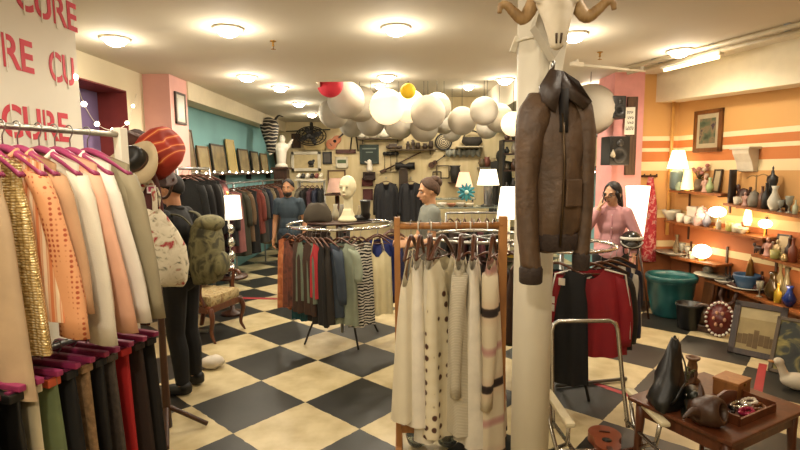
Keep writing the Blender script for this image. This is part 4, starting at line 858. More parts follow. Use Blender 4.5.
mb = MB(); mb.box((0, 0, .35), (.55, .54, .07), None, .01); mb.build('seat_rail', REDW, t)
mb = MB(); mb.box((0, -.02, .43), (.5, .5, .13), None, .05); mb.build('seat_cushion', tap, t)
mb = MB(); mb.box((0, .24, .72), (.4, .07, .42), rot3('X', R(-6)), .03); mb.build('back_cushion', tap, t)
mb = MB(); mb.tube(curve_pts([(-.24, .25, .95), (-.12, .26, 1.0), (0, .26, 1.03), (.12, .26, 1.0), (.24, .25, .95)]), .026); mb.build('crest_rail', REDW, t)
LX2, LY2 = at(229, 230, 6.15).x, 6.15
t = thing('side_table', 'small round dark table under the silver ball lamp', 'table', (LX2, LY2, 0)); mb = MB(); mb.lathe([(.001, .46), (.2, .46), (.205, .475), (.2, .49), (.001, .49)], n=28); mb.build('table_top', DARKW, t); mb = MB(); mb.lathe([(.15, 0), (.13, .03), (.03, .06), (.025, .4), (.06, .46)], n=16); mb.build('pedestal', DARKW, t)
SHADE = glow('ffedd0', 1.25, 'efe6d2')
t = thing('table_lamp', 'table lamp with a stack of silver balls and white drum shade by the armchair', 'lamp', (LX2, LY2, .49)); mb = MB(); mb.lathe([(.08, 0), (.08, .015), (.02, .025)], n=24); mb.build('base', CHROME, t)
for i in range(4): mb = MB(); mb.ball((0, 0, .09+i*.165), .068, 20, 12); mb.build('silver_ball', CHROME, t)
mb = MB(); mb.cyl((0, 0, .02), (0, 0, .82), .012); mb.build('stem', CHROME, t)
mb = MB(); mb.lathe([(.165, .71), (.145, 1.0)], n=28); mb.v = mb.v; mb.build('shade', SHADE, t); mb = MB(); mb.ball((0, 0, 1.03), .016); mb.cyl((0, 0, .8), (0, 0, 1.03), .004); mb.build('finial', BRASS, t)
point((LX2, LY2, .49+1.06), 5)
p = onz(213, 368, 0); mb = MB(); mb.ball((0, 0, .06), (.1, .08, .06), 18, 10, fn=lambda q: q*(1+.18*noise.noise(q*28))); tag(mb.build('crumpled_bag', mat('c9bfae', .5), None, (p.x, p.y, 0), (0, 0, .5)), 'small crumpled white bag on the chequered floor by the man', 'bag')
# long rail of clothes on the left, hanging square to the wall
RLX = -2.62; RLZ = 1.60
t = thing('wall_clothes_rail', 'long clothes rail running along the teal wall on the left', 'clothes rack', (RLX, 8.7, 0))
mb = MB(); mb.cyl((0, -2.6, RLZ), (0, 2.6, RLZ), .014); mb.build('rail', STEEL, t)
for y in (-2.55, -.8, .9, 2.55): mb = MB(); mb.cyl((0, y, 0), (0, y, RLZ), .014); mb.box((0, y, .02), (.4, .04, .035), None, .004); mb.build('support', STEEL, t)
cols = [('black wool coat', 'coat', '15130f', 1.0), ('dark teal satin blouse', 'blouse', '1c5f70', .78), ('wine red dress', 'dress', '5c1a24', 1.0), ('charcoal jacket', 'jacket', '25221f', .8), ('dusty pink dress', 'dress', '9c5c58', .95), ('dark olive coat', 'coat', '39351f', 1.05), ('tan suede jacket', 'jacket', '7a5c3c', .85),
        ('black evening dress', 'dress', '131213', 1.1), ('brick red shirt', 'shirt', '8a3a2a', .8), ('grey tweed coat', 'coat', '4c4840', 1.0), ('navy blue coat', 'coat', '1a2034', 1.0), ('beige trench coat', 'coat', '8c7a5a', 1.1), ('dark brown fur coat', 'coat', '2e2018', 1.0), ('salmon blouse', 'blouse', 'a8664c', .8), ('black leather jacket', 'jacket', '171412', .75), ('moss green dress', 'dress', '3c4228', 1.0)]
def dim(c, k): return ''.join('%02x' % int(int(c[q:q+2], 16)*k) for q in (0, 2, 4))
for i, (nm, kd, c, L) in enumerate(cols):
    y = 6.45+i*.285
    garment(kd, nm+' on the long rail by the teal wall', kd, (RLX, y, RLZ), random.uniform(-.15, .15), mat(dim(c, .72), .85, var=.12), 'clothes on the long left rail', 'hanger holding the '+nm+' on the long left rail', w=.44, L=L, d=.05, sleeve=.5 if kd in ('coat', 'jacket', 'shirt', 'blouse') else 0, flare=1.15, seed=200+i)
# nearer rail with bulky black coats
t = thing('clothes_rack', 'short rail of bulky black coats behind the man in the cap', 'clothes rack', (-2.4, 6.05, 0))
mb = MB(); mb.cyl((0, -.65, 1.82), (0, .3, 1.82), .014); mb.build('rail', STEEL, t)
for y in (-.64, .29): mb = MB(); mb.cyl((0, y, 0), (0, y, 1.82), .015); mb.box((0, y, .02), (.5, .04, .035), None, .004); mb.build('support', STEEL, t)
for i, (nm, c, y, L) in enumerate([('bulky black winter coat nearest us on the short coat rail', '100f0e', 5.55, 1.15), ('black wool coat second on the short coat rail', '14120f', 5.72, 1.1), ('very dark brown coat third on the short coat rail', '1c1512', 5.9, 1.1), ('dark red coat at the far end of the short coat rail', '4c1420', 6.2, 1.15), ('black cape fourth on the short coat rail', '121110', 6.05, 1.0)]):
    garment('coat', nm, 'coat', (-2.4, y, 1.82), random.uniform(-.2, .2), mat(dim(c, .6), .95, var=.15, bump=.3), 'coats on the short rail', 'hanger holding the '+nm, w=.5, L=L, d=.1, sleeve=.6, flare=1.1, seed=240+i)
# ledge with string lights and leaning frames on the teal wall
TX = -3.08
t = thing('wall_ledge', 'narrow ledge along the teal wall carrying leaning frames', 'shelf', (TX+.08, 9.3, 1.74)); mb = MB(); mb.box((0, 0, 0), (.16, 5.0, .03), None, .004); mb.build('board', DARKW, t)
for y in (-2.2, -.7, .8, 2.3): mb = MB(); mb.box((-.03, y, -.06), (.1, .025, .1)); mb.build('bracket', IRON, t)
string_lights('string of tiny white lights along the edge of the left ledge', [V((TX+.17, 6.85+.35*i, 1.755+.02*(i % 2))) for i in range(14)], [V((TX+.175, 6.85+.35*i, 1.76+.02*(i % 2))) for i in range(14)], .016, 10)
frm = [(6.9, 7.45, .64, '4a3420', '7c6a48', 'tall dark framed panel nearest the pink pilaster on the left ledge'), (7.5, 8.0, .42, '6a5230', '94845c', 'plain tan framed panel second on the left ledge'), (8.05, 8.75, .48, '2c2218', '8a7850', 'black framed panel third on the left ledge, broad'), (8.82, 9.3, .6, 'b09a60', 'a8945e', 'tall golden panel in the middle of the left ledge'),
       (9.4, 10.1, .46, '3a2c1c', '8c7c58', 'brown framed panel fifth on the left ledge'), (10.2, 10.8, .44, '241c14', '9a8a64', 'dark framed panel sixth on the left ledge'), (10.9, 11.5, .42, '5c4628', 'a0906a', 'light framed panel farthest on the left ledge')]
def picture(name, label, c, w, h, rz, tilt, fm_, pic, fw=.03, dp=.025, mount=None, cat='picture'):
    t = thing(name, label, cat, c); t.rotation_euler = (tilt, 0, rz)        # local -y faces the room, base at z 0
    mb = MB()
    for x, z, sx, sz in ((0, fw/2, w, fw), (0, h-fw/2, w, fw), (-w/2+fw/2, h/2, fw, h), (w/2-fw/2, h/2, fw, h)): mb.box((x, 0, z), (sx, dp, sz), None, .004)
    mb.build('frame', fm_, t)
    if mount:
        mb = MB(); mb.box((0, .002, h/2), (w-fw, dp*.5, h-fw)); mb.build('mount', mount, t); mb = MB(); mb.box((0, -.002, h/2), ((w-2*fw)*.74, dp*.5, (h-2*fw)*.74)); mb.build('picture', pic, t)
    else: mb = MB(); mb.box((0, .002, h/2), (w-fw, dp*.5, h-fw)); mb.build('picture', pic, t)
    return t
for y0, y1, h, c1, c2, lb in frm:
    picture('framed_artwork', lb, (TX+.10, (y0+y1)/2, 1.757), (y1-y0)*.9, h, R(90), R(-6), mat(c1, .5), pat('noise', [c2, c1], 5, .4, pos=[.35, .85]), cat='frame')
c = at(184, 111, 6.55); picture('wall_picture', 'narrow dark framed picture on the side of the pink pilaster', (-2.805, 6.55, c.z-.17), .3, .4, R(90), 0, mat('3a2a1e', .4), mat('a8a49a', .3), mount=mat('b0a898', .5))
# zebra mask and plaster figure in the far left corner
c = at(267, 131, 10.6)+V((.05, 0, 0))
t = thing('animal_mask', 'black and white striped carved animal head in the far left corner', 'mask', c, R(25))
mb = MB(); mb.rings([[V((rx*math.cos(a), y+ry*math.sin(a), z)) for a in [2*PI*k/18 for k in range(18)]] for z, rx, ry, y in ((.28, .05, .05, .05), (.22, .16, .13, 0), (.1, .2, .16, -.02), (-.1, .16, .15, -.08), (-.3, .1, .11, -.12), (-.42, .09, .09, -.12), (-.46, .04, .04, -.12))]); mb.build('head', pat('bands_z', ['b9ae9a', '17120f'], 4.5, .7, dist=6, pos=[.12, .26]), t)
for s in (1, -1): mb = MB(); mb.tube(curve_pts([(s*.1, 0, .2), (s*.2, 0, .32), (s*.3, 0, .3)]), [.06-.003*i for i in range(17)], 10, flat=.5); mb.build('ear', mat('1c1612', .8), t)
c = at(281, 152, 11.6)
t = thing('plaster_figure', 'brightly lit white plaster figure at the back left corner', 'figurine', V((c.x, 11.6, c.z-.35)), R(20)); PLAS = mat('ddd4c2', .6, var=.03); mb = MB()
mb.lathe([(.14, 0), (.15, .04), (.1, .08)], n=20); mb.capsule((0, 0, .08), (0, 0, .38), .1, .13); mb.ball((.02, 0, .45), (.16, .12, .13)); mb.ball((.03, -.02, .64), (.075, .085, .1)); mb.capsule((-.12, 0, .48), (-.25, -.08, .3), .05, .035); mb.capsule((.17, 0, .48), (.25, -.05, .62), .05, .03); mb.build('figure', PLAS, t, voxel=.014, iters=3)
t = thing('pedestal', 'slim brown pedestal under the lit plaster figure', 'pedestal', (c.x, 11.6, 0)); mb = MB(); hz = c.z-.35; mb.box((0, 0, (hz-.05)/2), (.3, .3, hz-.05), None, .01); mb.build('shaft', DARKW, t); mb = MB(); mb.box((0, 0, hz-.025), (.4, .4, .05), None, .01); mb.build('cap', DARKW, t)
spot((c.x+.5, 10.4, 2.9), 26, R(40), aim=(c.x, 11.6, c.z))
t = thing('carved_post', 'brown carved post below the striped animal head', 'carving', (-2.88, 12.15, 0)); mb = MB(); mb.lathe([(.16, 0), (.14, .1), (.1, .2), (.12, .6), (.09, 1.0), (.13, 1.4), (.1, 1.8), (.14, 2.1), (.16, 2.3), (.001, 2.35)], n=14); mb.build('shaft', wood('6e4c2c', '4a3018'), t)
# ------------------------------------------------------------------ the back wall and what hangs on it
BY = BACK-.02
def bw(px, py, Y=BY): return at(px, py, Y)
def bs(n, Y=BACK): return n/FPX*Y          # pixels to metres at the back wall
def flat_panel(name, label, x0, y0, x1, y1, m, cat, dp=.03, frame=None, fw=.04, Y=BY):
    c = bw((x0+x1)/2, y1, Y); w = bs(x1-x0, Y); h = bs(y1-y0, Y)
    return picture(name, label, (c.x, Y-dp/2, c.z), w, h, 0, 0, frame or m, m, fw, dp, cat=cat)
flat_panel('pale_board', 'pale board on the back wall behind the black fan', 304, 131, 326, 150, mat('c2ac78', .7), 'board')
flat_panel('wall_picture', 'small dark wooden box picture left of the black fan', 292, 134, 301, 148, pat('noise', ['2a1a10', '6a4c30'], 6), 'picture', frame=mat('3e2616', .5))
fb = flat_panel('wall_picture', 'wide white boxed picture with a dark animal on the back wall', 292, 152, 321, 171, mat('c2ae80', .7), 'picture', .06, mat('cfc6b0', .6), .07)
mb = MB(); o_ = bs(1); mb.ball((bs(5), -.02, bs(8)), (bs(3.2), .02, bs(2.4))); mb.ball((bs(7.6), -.02, bs(10)), (bs(1.4), .02, bs(1.4)))
for x in (3, 4.4, 5.8, 7): mb.cyl((bs(x), -.02, bs(7)), (bs(x), -.02, bs(3.6)), bs(.5))
mb.build('painted_animal', BLACK, fb)
flat_panel('wall_picture', 'small black framed picture right of the white boxed one', 323, 152, 332, 164, mat('4a4238', .5), 'picture', frame=BLACK)
gp = flat_panel('wall_picture', 'white picture with a green block below the guitar', 336, 157, 348, 168, mat('cfc7b2', .6), 'picture', frame=mat('c8bfa6', .6)); mb = MB(); mb.box((0, -.012, bs(6.5)), (bs(8.5), .01, bs(3.4))); mb.build('green_block', mat('4c5c3c', .7), gp)
flat_panel('wooden_plaque', 'long dark red wooden plaque under the black tongs', 336, 149.5, 356, 153.5, mat('4e2418', .5), 'plaque')
cb = flat_panel('chalkboard', 'dark green chalkboard sign with faint lettering on the back wall', 360, 145, 379, 164, mat('25302a', .7), 'sign', frame=mat('2e3a32', .6))
mb = MB(); mb.box((0, -.014, bs(15)), (bs(14), .004, bs(1.3))); mb.box((0, -.014, bs(11.5)), (bs(7), .004, bs(1.1))); mb.build('faint_lettering', mat('6c746a', .8), cb)
flat_panel('framed_artwork', 'brown framed panel low on the back wall behind the pink lampshade', 328, 170, 346, 186, mat('b8a070', .7), 'frame', frame=mat('5a4026', .5))
flat_panel('wall_plaque', 'small red framed plaque upper of the two right of the mannequin head', 362, 178, 373, 186, mat('5e2018', .6), 'plaque')
flat_panel('wall_plaque', 'dark red plaque lower of the two right of the mannequin head', 363, 189, 373, 200, mat('4c1c16', .6), 'plaque')
flat_panel('wooden_box', 'dark brown box shelf under the small white figure', 363.5, 172, 375.5, 180, mat('2e1a12', .6), 'box', .2)
mb = MB(); c = bw(369.5, 172, BY-.1); mb.lathe([(.07, 0), (.08, .06), (.05, .16), (.06, .2), (.05, .27), (.001, .3)], n=14); mb.capsule((.05, 0, .15), (-.1, 0, .24), .025, .018); tag(mb.build('figurine', PLAS, None, (c.x, BY-.1, c.z+.01)), 'small white figure with raised arm before the chalkboard', 'figurine')
# black fan with a rod
c = bw(311, 136, 12.1)
t = thing('wall_fan', 'black caged fan with long rod high on the back wall', 'fan', c)
mb = MB()
for rr_, y in ((.36, 0), (.30, -.06), (.2, -.09), (.1, -.1)): mb.tube([(rr_*math.cos(a), y, rr_*.62*math.sin(a)) for a in [2*PI*k/28 for k in range(28)]], .012, 6, loop=True)
for k in range(14): a = 2*PI*k/14; mb.tube([(.08*math.cos(a), -.1, .05*math.sin(a)), (.3*math.cos(a), -.06, .186*math.sin(a)), (.36*math.cos(a), 0, .223*math.sin(a))], .007, 5)
mb.build('cage', IRON, t)
for k in range(4): mb = MB(); a = k*PI/2+.4; mb.ball((.16*math.cos(a), -.03, .1*math.sin(a)), (.13, .012, .06), rot=rot3('Y', -a)); mb.build('blade', mat('2e2a26', .5), t)
mb = MB(); mb.lathe([(.08, 0), (.08, .12), (.04, .16)], rot=rot3('X', R(-90)), n=14); mb.capsule((0, .1, .05), (0, .1, .3), .05, .04); mb.build('motor', IRON, t)
mb = MB(); mb.cyl((-.62, .1, .12), (.45, .1, .16), .014); mb.build('rod', IRON, t); mb = MB(); mb.cyl((0, .1, 0), (0, .38, 0), .03); mb.build('wall_mount', IRON, t)
def guitar(name, label, c, s, roll, top, dark, Y=None, flat=None):
    t = thing(name, label, 'guitar', c); t.rotation_euler = flat or (0, roll, 0); mb = MB(); n = 40; pr = []
    for k in range(n):
        a = 2*PI*k/n; z = math.cos(a); w = math.sin(a); wd = (.185-.035*math.cos(2*a)*-1 if False else 1)
        hz = .25*z; t_ = (z+1)/2; half = .19-.06*t_+(-.045)*math.exp(-((t_-.56)/.16)**2)
        pr.append((w*half if abs(z) < 1 else 0, hz))
    mb.smooth = False; mb.rings([[V((x*s, y*s, z*s)) for x, z in pr] for y in (-.045, .045)]); mb.build('soundbox', top, t)
    mb = MB(); mb.lathe([(.045*s, 0), (.001, .001)], (0, -.047*s, .04*s), rot=rot3('X', R(90)), n=20); mb.build('sound_hole', BLACK, t)
    mb = MB(); mb.box((0, -.05*s, .4*s), (.05*s, .03*s, .44*s), None, .004); nk = mb.build('neck', dark, t)
    mb = MB(); mb.box((0, -.045*s, .67*s), (.07*s, .02*s, .13*s), rot3('X', R(8)), .004)
    for x in (-1, 1):
        for z in (.64, .68, .72): mb.cyl((x*.03*s, -.045*s, z*s), (x*.055*s, -.045*s, z*s), .008*s, n=6)
    mb.build('headstock', dark, nk); mb = MB(); mb.box((0, -.05*s, -.11*s), (.1*s, .012*s, .02*s)); mb.build('bridge', dark, t)
    return t
guitar('guitar', 'orange brown acoustic guitar tilted on the back wall', bw(334, 143, 12.455)+V((0, 0, .02)), .85, R(50), mat('b0622c', .4), mat('2a1a12', .5))
guitar('ukulele', 'small dark ukulele hanging below the round target', bw(433, 164, 12.42), .5, R(55), mat('4a2c18', .4), mat('241610', .5))
c = bw(354, 141, 12.45); mb = MB()
for s in (1, -1): mb.tube([(0, 0, .22), (s*.05, 0, .12), (s*.1, 0, -.25)], .014, 6)
mb.ball((0, 0, .2), .04); tag(mb.build('tongs', IRON, None, c), 'black iron tongs hanging on the back wall right of the guitar', 'tongs')
def wall_shelf(label, x0, x1, y, m, dp=.22, Y=BY):
    c = bw((x0+x1)/2, y, Y-dp); w = bs(x1-x0, Y-dp); t = thing('wall_shelf', label, 'shelf', (c.x, Y-dp/2, c.z)); mb = MB(); mb.box((0, 0, -.015), (w, dp, .03), None, .004); mb.build('board', m, t)
    for s in (-.38, .38): mb = MB(); mb.box((s*w, .05, -.08), (.03, dp*.5, .1)); mb.build('bracket', m, t)
    return c.z, Y-dp/2
z, sy = wall_shelf('upper dark shelf on the back wall above the chalkboard', 357, 403, 138, mat('4a3c28', .6))
for i, (px, k, c1, h, lb) in enumerate([(361, 0, 'cfc6b2', .22, 'white china bird at the left end of the upper back shelf'), (367, 1, 'c9c0a8', .18, 'white cup second on the upper back shelf'), (373, 0, 'd5ccb8', .22, 'white china dog third on the upper back shelf'), (379, 1, 'b8ae94', .16, 'cream pot fourth on the upper back shelf'), (384, 0, 'd8d0be', .34, 'tall white china swan right on the upper back shelf')]):
    mb = MB()
    if k: mb.lathe([(.05, 0), (.07, h*.6), (.06, h), (.05, h), (.05, h*.2), (.001, h*.15)], n=14)
    else: mb.ball((0, 0, h*.4), (h*.55, h*.35, h*.4)); mb.capsule((h*.3, 0, h*.5), (h*.45, 0, h*.9), h*.13, h*.1); mb.ball((h*.5, 0, h*.95), h*.15); mb.capsule((-h*.4, 0, h*.5), (-h*.7, 0, h*.7), h*.12, h*.05)
    tag(mb.build(['bird_figurine', 'cup', 'dog_figurine', 'pot', 'swan_figurine'][i], mat(c1, .4), None, (bw(px, 138, sy).x, sy, z)), lb, 'figurine' if not k else 'pot')
z, sy = wall_shelf('lower dark shelf on the back wall above the hanging pole', 390, 436, 149, mat('4a3a24', .6))
for i, (px, h, lb) in enumerate([(394, .14, 'small dark car model at the left of the lower back shelf'), (408, .2, 'dark little statue left of centre on the lower back shelf'), (413, .24, 'dark taller statue on the lower back shelf'), (418, .16, 'dark small bottle on the lower back shelf'), (425, .14, 'brown pot at the right of the lower back shelf'), (431, .2, 'brown jar at the right end of the lower back shelf')]):
    mb = MB()
    if i == 0: mb.box((0, 0, .06), (.4, .12, .06), None, .02); mb.box((-.02, 0, .11), (.2, .11, .06), None, .02); [mb.cyl((x, -.07, .04), (x, .07, .04), .04) for x in (-.12, .12)]
    elif i in (1, 2): mb.lathe([(.06, 0), (.05, .02), (.04, h*.5), (.06, h*.65), (.025, h*.75), (.04, h*.88), (.001, h)], n=12)
    else: mb.lathe([(.04, 0), (.07, h*.4), (.05, h*.75), (.055, h), (.001, h*.98)], n=12)
    tag(mb.build(['toy_car', 'statuette', 'statuette', 'bottle', 'pot', 'jar'][i], mat('3a2a1a', .5), None, (bw(px, 149, sy).x, sy, z)), lb, ['car model', 'statue', 'statue', 'bottle', 'pot', 'jar'][i])
# wire rack and pole
a_, b_ = bw(383, 171, 12.44), bw(421, 152, 12.44); mb = MB(); mb.cyl(a_, b_, .02, .014); mb.box(a_, (.16, .04, .08), rot3('Y', R(-25)), .01); tag(mb.build('hanging_pole', DARKW), 'long dark pole hung slanting across the back wall', 'pole')
c = bw(391, 172, 12.45); t = thing('wire_rack', 'thin wire wall rack with dark knobs behind the slanting pole', 'rack', c); w = bs(12); h = bs(18); mb = MB()
for p_, q_ in (((-w/2, 0, 0), (w/2, 0, 0)), ((-w/2, 0, 0), (-w/2, 0, h)), ((w/2, 0, 0), (w/2, 0, h)), ((-w/2, 0, h), (w/2, 0, h)), ((0, 0, 0), (0, 0, h))): mb.cyl(p_, q_, .012, n=6)
mb.build('wire_frame', mat('6a5a3c', .5), t); mb = MB(); [mb.ball((-w/2+w*k/5, -.03, h), .05) for k in range(6)]; mb.build('knobs', IRON, t)
c = bw(405, 166, 12.43); mb = MB(); mb.lathe([(.09, -.24), (.09, -.1), (.04, 0), (.09, .1), (.09, .24)], rot=rot3('Y', R(90)), n=14); tag(mb.build('dumbbell', IRON, None, c), 'dark bow shaped wooden pulley on the back wall', 'pulley')
flat_panel('wall_cabinet', 'tall narrow dark cabinet on the back wall between the black jackets', 399, 168, 408, 196, mat('3a2c1e', .5), 'cabinet', .16)
for px, lb in ((386, 'black jacket with pale zip hanging flat on the back wall'), (411, 'black jacket hanging behind the woman in grey')):
    c = bw(px, 178, 12.2); garment('jacket', lb, 'jacket', c, R(4), mat('17161a', .7), 'jackets on the back wall', 'hanger holding the '+lb, w=.52, L=.95, d=.09, sleeve=.72, flare=1.05, seed=int(px), neck=.3, drop=.2)
    mb = MB(); mb.cyl((c.x, c.y, c.z), (c.x, BACK, c.z), .012, n=8); tag(mb.build('coat_hook', STEEL), 'steel peg holding the '+lb, 'hook')
# round target
c = bw(443.5, 142, 12.47); t = thing('round_target', 'round black and cream ringed target on the back wall', 'target', c); mb = MB(); mb.lathe([(.19, 0), (.19, .03), (.001, .03)], rot=rot3('X', R(90)), n=36); mb.build('disc', pat('rings', ['c2b494', '2a221a'], 7.5, .7, pos=[.4, .6]), t); mb = MB(); mb.tube([(.19*math.cos(a), -.015, .19*math.sin(a)) for a in [2*PI*k/36 for k in range(36)]], .025, 8, loop=True); mb.build('rim', BLACK, t)
z, sy = wall_shelf('white corner shelf holding the dark basket near the lanterns', 457, 484, 146, mat('a89c80', .6), .3)
c = bw(472, 146, sy); t = thing('basket', 'dark woven basket with handle on the white shelf', 'basket', (c.x, sy, z)); mb = MB(); mb.lathe([(.14, 0), (.22, .1), (.2, .22), (.18, .22), (.19, .1), (.001, .03)], n=20, sx=1.15, sy=.6); mb.build('weave', mat('2c261e', .8, bump=.6), t); mb = MB(); mb.tube([(.2*math.cos(a), 0, .2+.17*math.sin(a)) for a in [PI*k/12 for k in range(13)]], .016); mb.build('handle', mat('2c261e', .8), t)
t = thing('valance', 'grey blue scalloped cloth valance under the white shelf', 'valance', bw(463, 156, 12.4)); w = bs(34); mb = MB(); mb.grid([[V((-w/2+w*i/40, .03*math.sin(i*1.1), z_+(.03*math.cos(i*.9) if z_ < .05 else 0))) for i in range(41)] for z_ in (0, .08, .16)]); mb.build('cloth', mat('8c8c80', .8), t, solid=.01); mb = MB(); mb.cyl((-w/2, 0, .16), (w/2, 0, .16), .012); mb.build('rod', IRON, t)
for i, (x0, y0, x1, y1, lb) in enumerate([(437, 166, 449, 178, 'empty dark wire frame under the small ukulele'), (433, 172, 441, 181, 'smaller empty wire frame overlapping the larger one')]):
    c = bw((x0+x1)/2, y1, 12.45); w = bs(x1-x0); h = bs(y1-y0); mb = MB(); [mb.cyl(p_, q_, .014, n=6) for p_, q_ in (((-w/2, 0, 0), (w/2, 0, 0)), ((-w/2, 0, 0), (-w/2, 0, h)), ((w/2, 0, 0), (w/2, 0, h)), ((-w/2, 0, h), (w/2, 0, h)))]; tag(mb.build('wire_square', mat('3a2c1c', .5), None, c), lb, 'frame')
mb = MB(); c = bw(455, 182, 12.2); mb.lathe([(.09, 0), (.13, .25), (.11, .35), (.14, .4), (.001, .4)], n=16); tag(mb.build('umbrella_holder', mat('2e2a26', .6), None, c), 'dark jar on a bracket left of the white table lamp', 'jar')
mb = MB(); mb.box((c.x, 12.34, c.z-.02), (.3, .32, .03)); tag(mb.build('bracket_shelf', DARKW), 'little dark bracket shelf under the dark jar', 'shelf')
z, sy = wall_shelf('long grey shelf at the right of the back wall', 479, 502, 167, mat('6a6454', .5), .3)
for i, (px, h, c1, lb) in enumerate([(482, .2, '5a4a34', 'brown pot at the left of the long grey shelf'), (487, .25, '6a3a2c', 'rust coloured jar on the long grey shelf'), (493, .22, '8a7a58', 'tan jar at the right of the long grey shelf')]):
    mb = MB(); mb.lathe([(.06, 0), (.1, h*.5), (.06, h*.85), (.07, h), (.001, h)], n=14); tag(mb.build('jar', mat(c1, .5), None, (bw(px, 167, sy).x, sy, z)), lb, 'jar')
# dark shelving stack at far right of the back
c = bw(512, 240, 10.8); t = thing('shelving_unit', 'tall dark shelving crammed with bric-a-brac left of the column', 'shelf', (c.x+.05, 10.8, 0))
for x in (-.3, .3): mb = MB(); mb.box((x, 0, 1.2), (.04, .4, 2.4)); mb.build('side_panel', BLACK, t)
SZ = (.5, .95, 1.35, 1.75, 2.1, 2.38)
for z in SZ: mb = MB(); mb.box((0, 0, z), (.6, .4, .03)); mb.build('shelf_board', DARKW, t)
k = 0
for z in SZ[2:]:
    for j in range(4):
        h = .14+.05*((j*7+k*3) % 4); mb = MB(); mb.lathe([(.04, 0), (.06, h*.35), (.05, h*.6), (.025, h*.8), (.03, h), (.001, h)], n=12); k += 1
        o = mb.build(['vase', 'pot', 'bottle', 'jug'][(j+k) % 4], mat(['5a4c38', '3a342c', '8a8070', '4a3020', '2c2a28'][(j*2+k) % 5], .4), None, (c.x-.17+.145*j, 10.66, z+.015))
        tag(o, f"{['grey', 'dark', 'pale', 'brown'][j]} ornament on the {['third lowest', 'third highest', 'second highest', 'top'][SZ[2:].index(z)]} board of the dark shelving", 'ornament', 'ornaments on the dark shelving')
c = bw(500, 240, 11.6); t = thing('coat_figure', 'dark hooded coat on a stand before the right of the back wall', 'coat', (c.x, 11.6, 0)); mb = MB(); mb.lathe([(.16, 0), (.03, .04), (.02, 1.9)], n=12); mb.build('stand', IRON, t); bm_, _ = garment_mb(w=.5, L=1.2, d=.12, sleeve=0, z0=2.0); bm_.build('coat', mat('232019', .8), t, weld=.0004); mb = MB(); mb.ball((0, 0, 2.08), (.12, .12, .16)); mb.build('hood', mat('232019', .8), t)
# back rails of clothes
def back_rail(label, x0, x1, y, Y, names, L, group, w=.42, tray=None):
    a, b_ = at(x0, y, Y), at(x1, y, Y); t = thing('clothes_rack', label, 'clothes rack', (a.x, Y, 0)); wd = b_.x-a.x
    mb = MB(); mb.cyl((0, 0, a.z), (wd, 0, a.z), .014); mb.build('rail', STEEL, t)
    for x in (0, wd): mb = MB(); mb.cyl((x, 0, 0), (x, 0, a.z), .015); mb.box((x, 0, .02), (.04, .5, .035)); mb.build('support', STEEL, t)
    for i, (nm, kd, c1) in enumerate(names):
        garment(kd, nm, kd, (a.x+wd*(i+.5)/len(names), Y, a.z), R(62+((i*37) % 30)), mat(c1, .85, var=.12), group, 'hanger holding the '+nm, w=w, L=L, d=.05, sleeve=.5, seed=300+i+int(x0), flare=1.12)
    return a.z
z = back_rail('back rail of dark clothes behind the bearded man', 300, 324, 182, 10.2, [('grey shirt at the left of the rail behind the bearded man', 'shirt', '5a5448'), ('black coat second on the rail behind the bearded man', 'coat', '15130f'), ('plum dress third on the rail behind the bearded man', 'dress', '3c2028'), ('navy jacket fourth on the rail behind the bearded man', 'jacket', '1c2030'), ('black jacket at the right of the rail behind the bearded man', 'jacket', '121110')], .9, 'clothes on the rail behind the bearded man')
a, b_ = at(296, 180, 10.6), at(325, 180, 10.6); t = thing('wall_shelf', 'shelf of shoes over the rail behind the bearded man', 'shelf', ((a.x+b_.x)/2, 10.6, a.z)); mb = MB(); mb.box((0, 0, 0), (b_.x-a.x, .3, .03)); mb.build('board', WHITEP, t)
for s in (-.28, .28): mb = MB(); mb.box((s, .1, -a.z/2), (.04, .04, a.z-.03)); mb.build('leg', WHITEP, t)
for i in range(6):
    mb = MB(); mb.ball((0, -.05, .05), (.045, .12, .045), fn=lambda p: V((p.x, p.y, max(p.z, -.03)))); mb.ball((0, .03, .07), (.045, .06, .06)); tag(mb.build('shoe', mat(['cfc6b4', '17130f', 'c9bfae', '201a16', '6a2a20', 'c2b8a0'][i], .4), None, (a.x+.06+.095*i, 10.6, a.z+.012)), ['white shoe at the left end of the shoe shelf', 'black shoe second on the shoe shelf', 'white shoe third on the shoe shelf', 'dark brown shoe fourth on the shoe shelf', 'dark red shoe fifth on the shoe shelf', 'cream shoe at the right end of the shoe shelf'][i], 'shoe', 'shoes on the back shelf')
back_rail('rail of dark clothes at the back behind the woman in grey', 446, 505, 213, 6.4, [(n, k_, c1) for n, k_, c1 in [('black dress first on the rail below the lamps', 'dress', '151210'), ('brown jacket second on the rail below the lamps', 'jacket', '33241a'), ('maroon dress third on the rail below the lamps', 'dress', '40181c'), ('black coat fourth on the rail below the lamps', 'coat', '171514'), ('wine shirt fifth on the rail below the lamps', 'shirt', '4a2026'), ('dark green coat sixth on the rail below the lamps', 'coat', '1c241c'), ('grey jacket seventh on the rail below the lamps', 'jacket', '47433c'), ('black shirt last on the rail below the lamps', 'shirt', '131213')]], .8, 'clothes on the rail below the lamps')
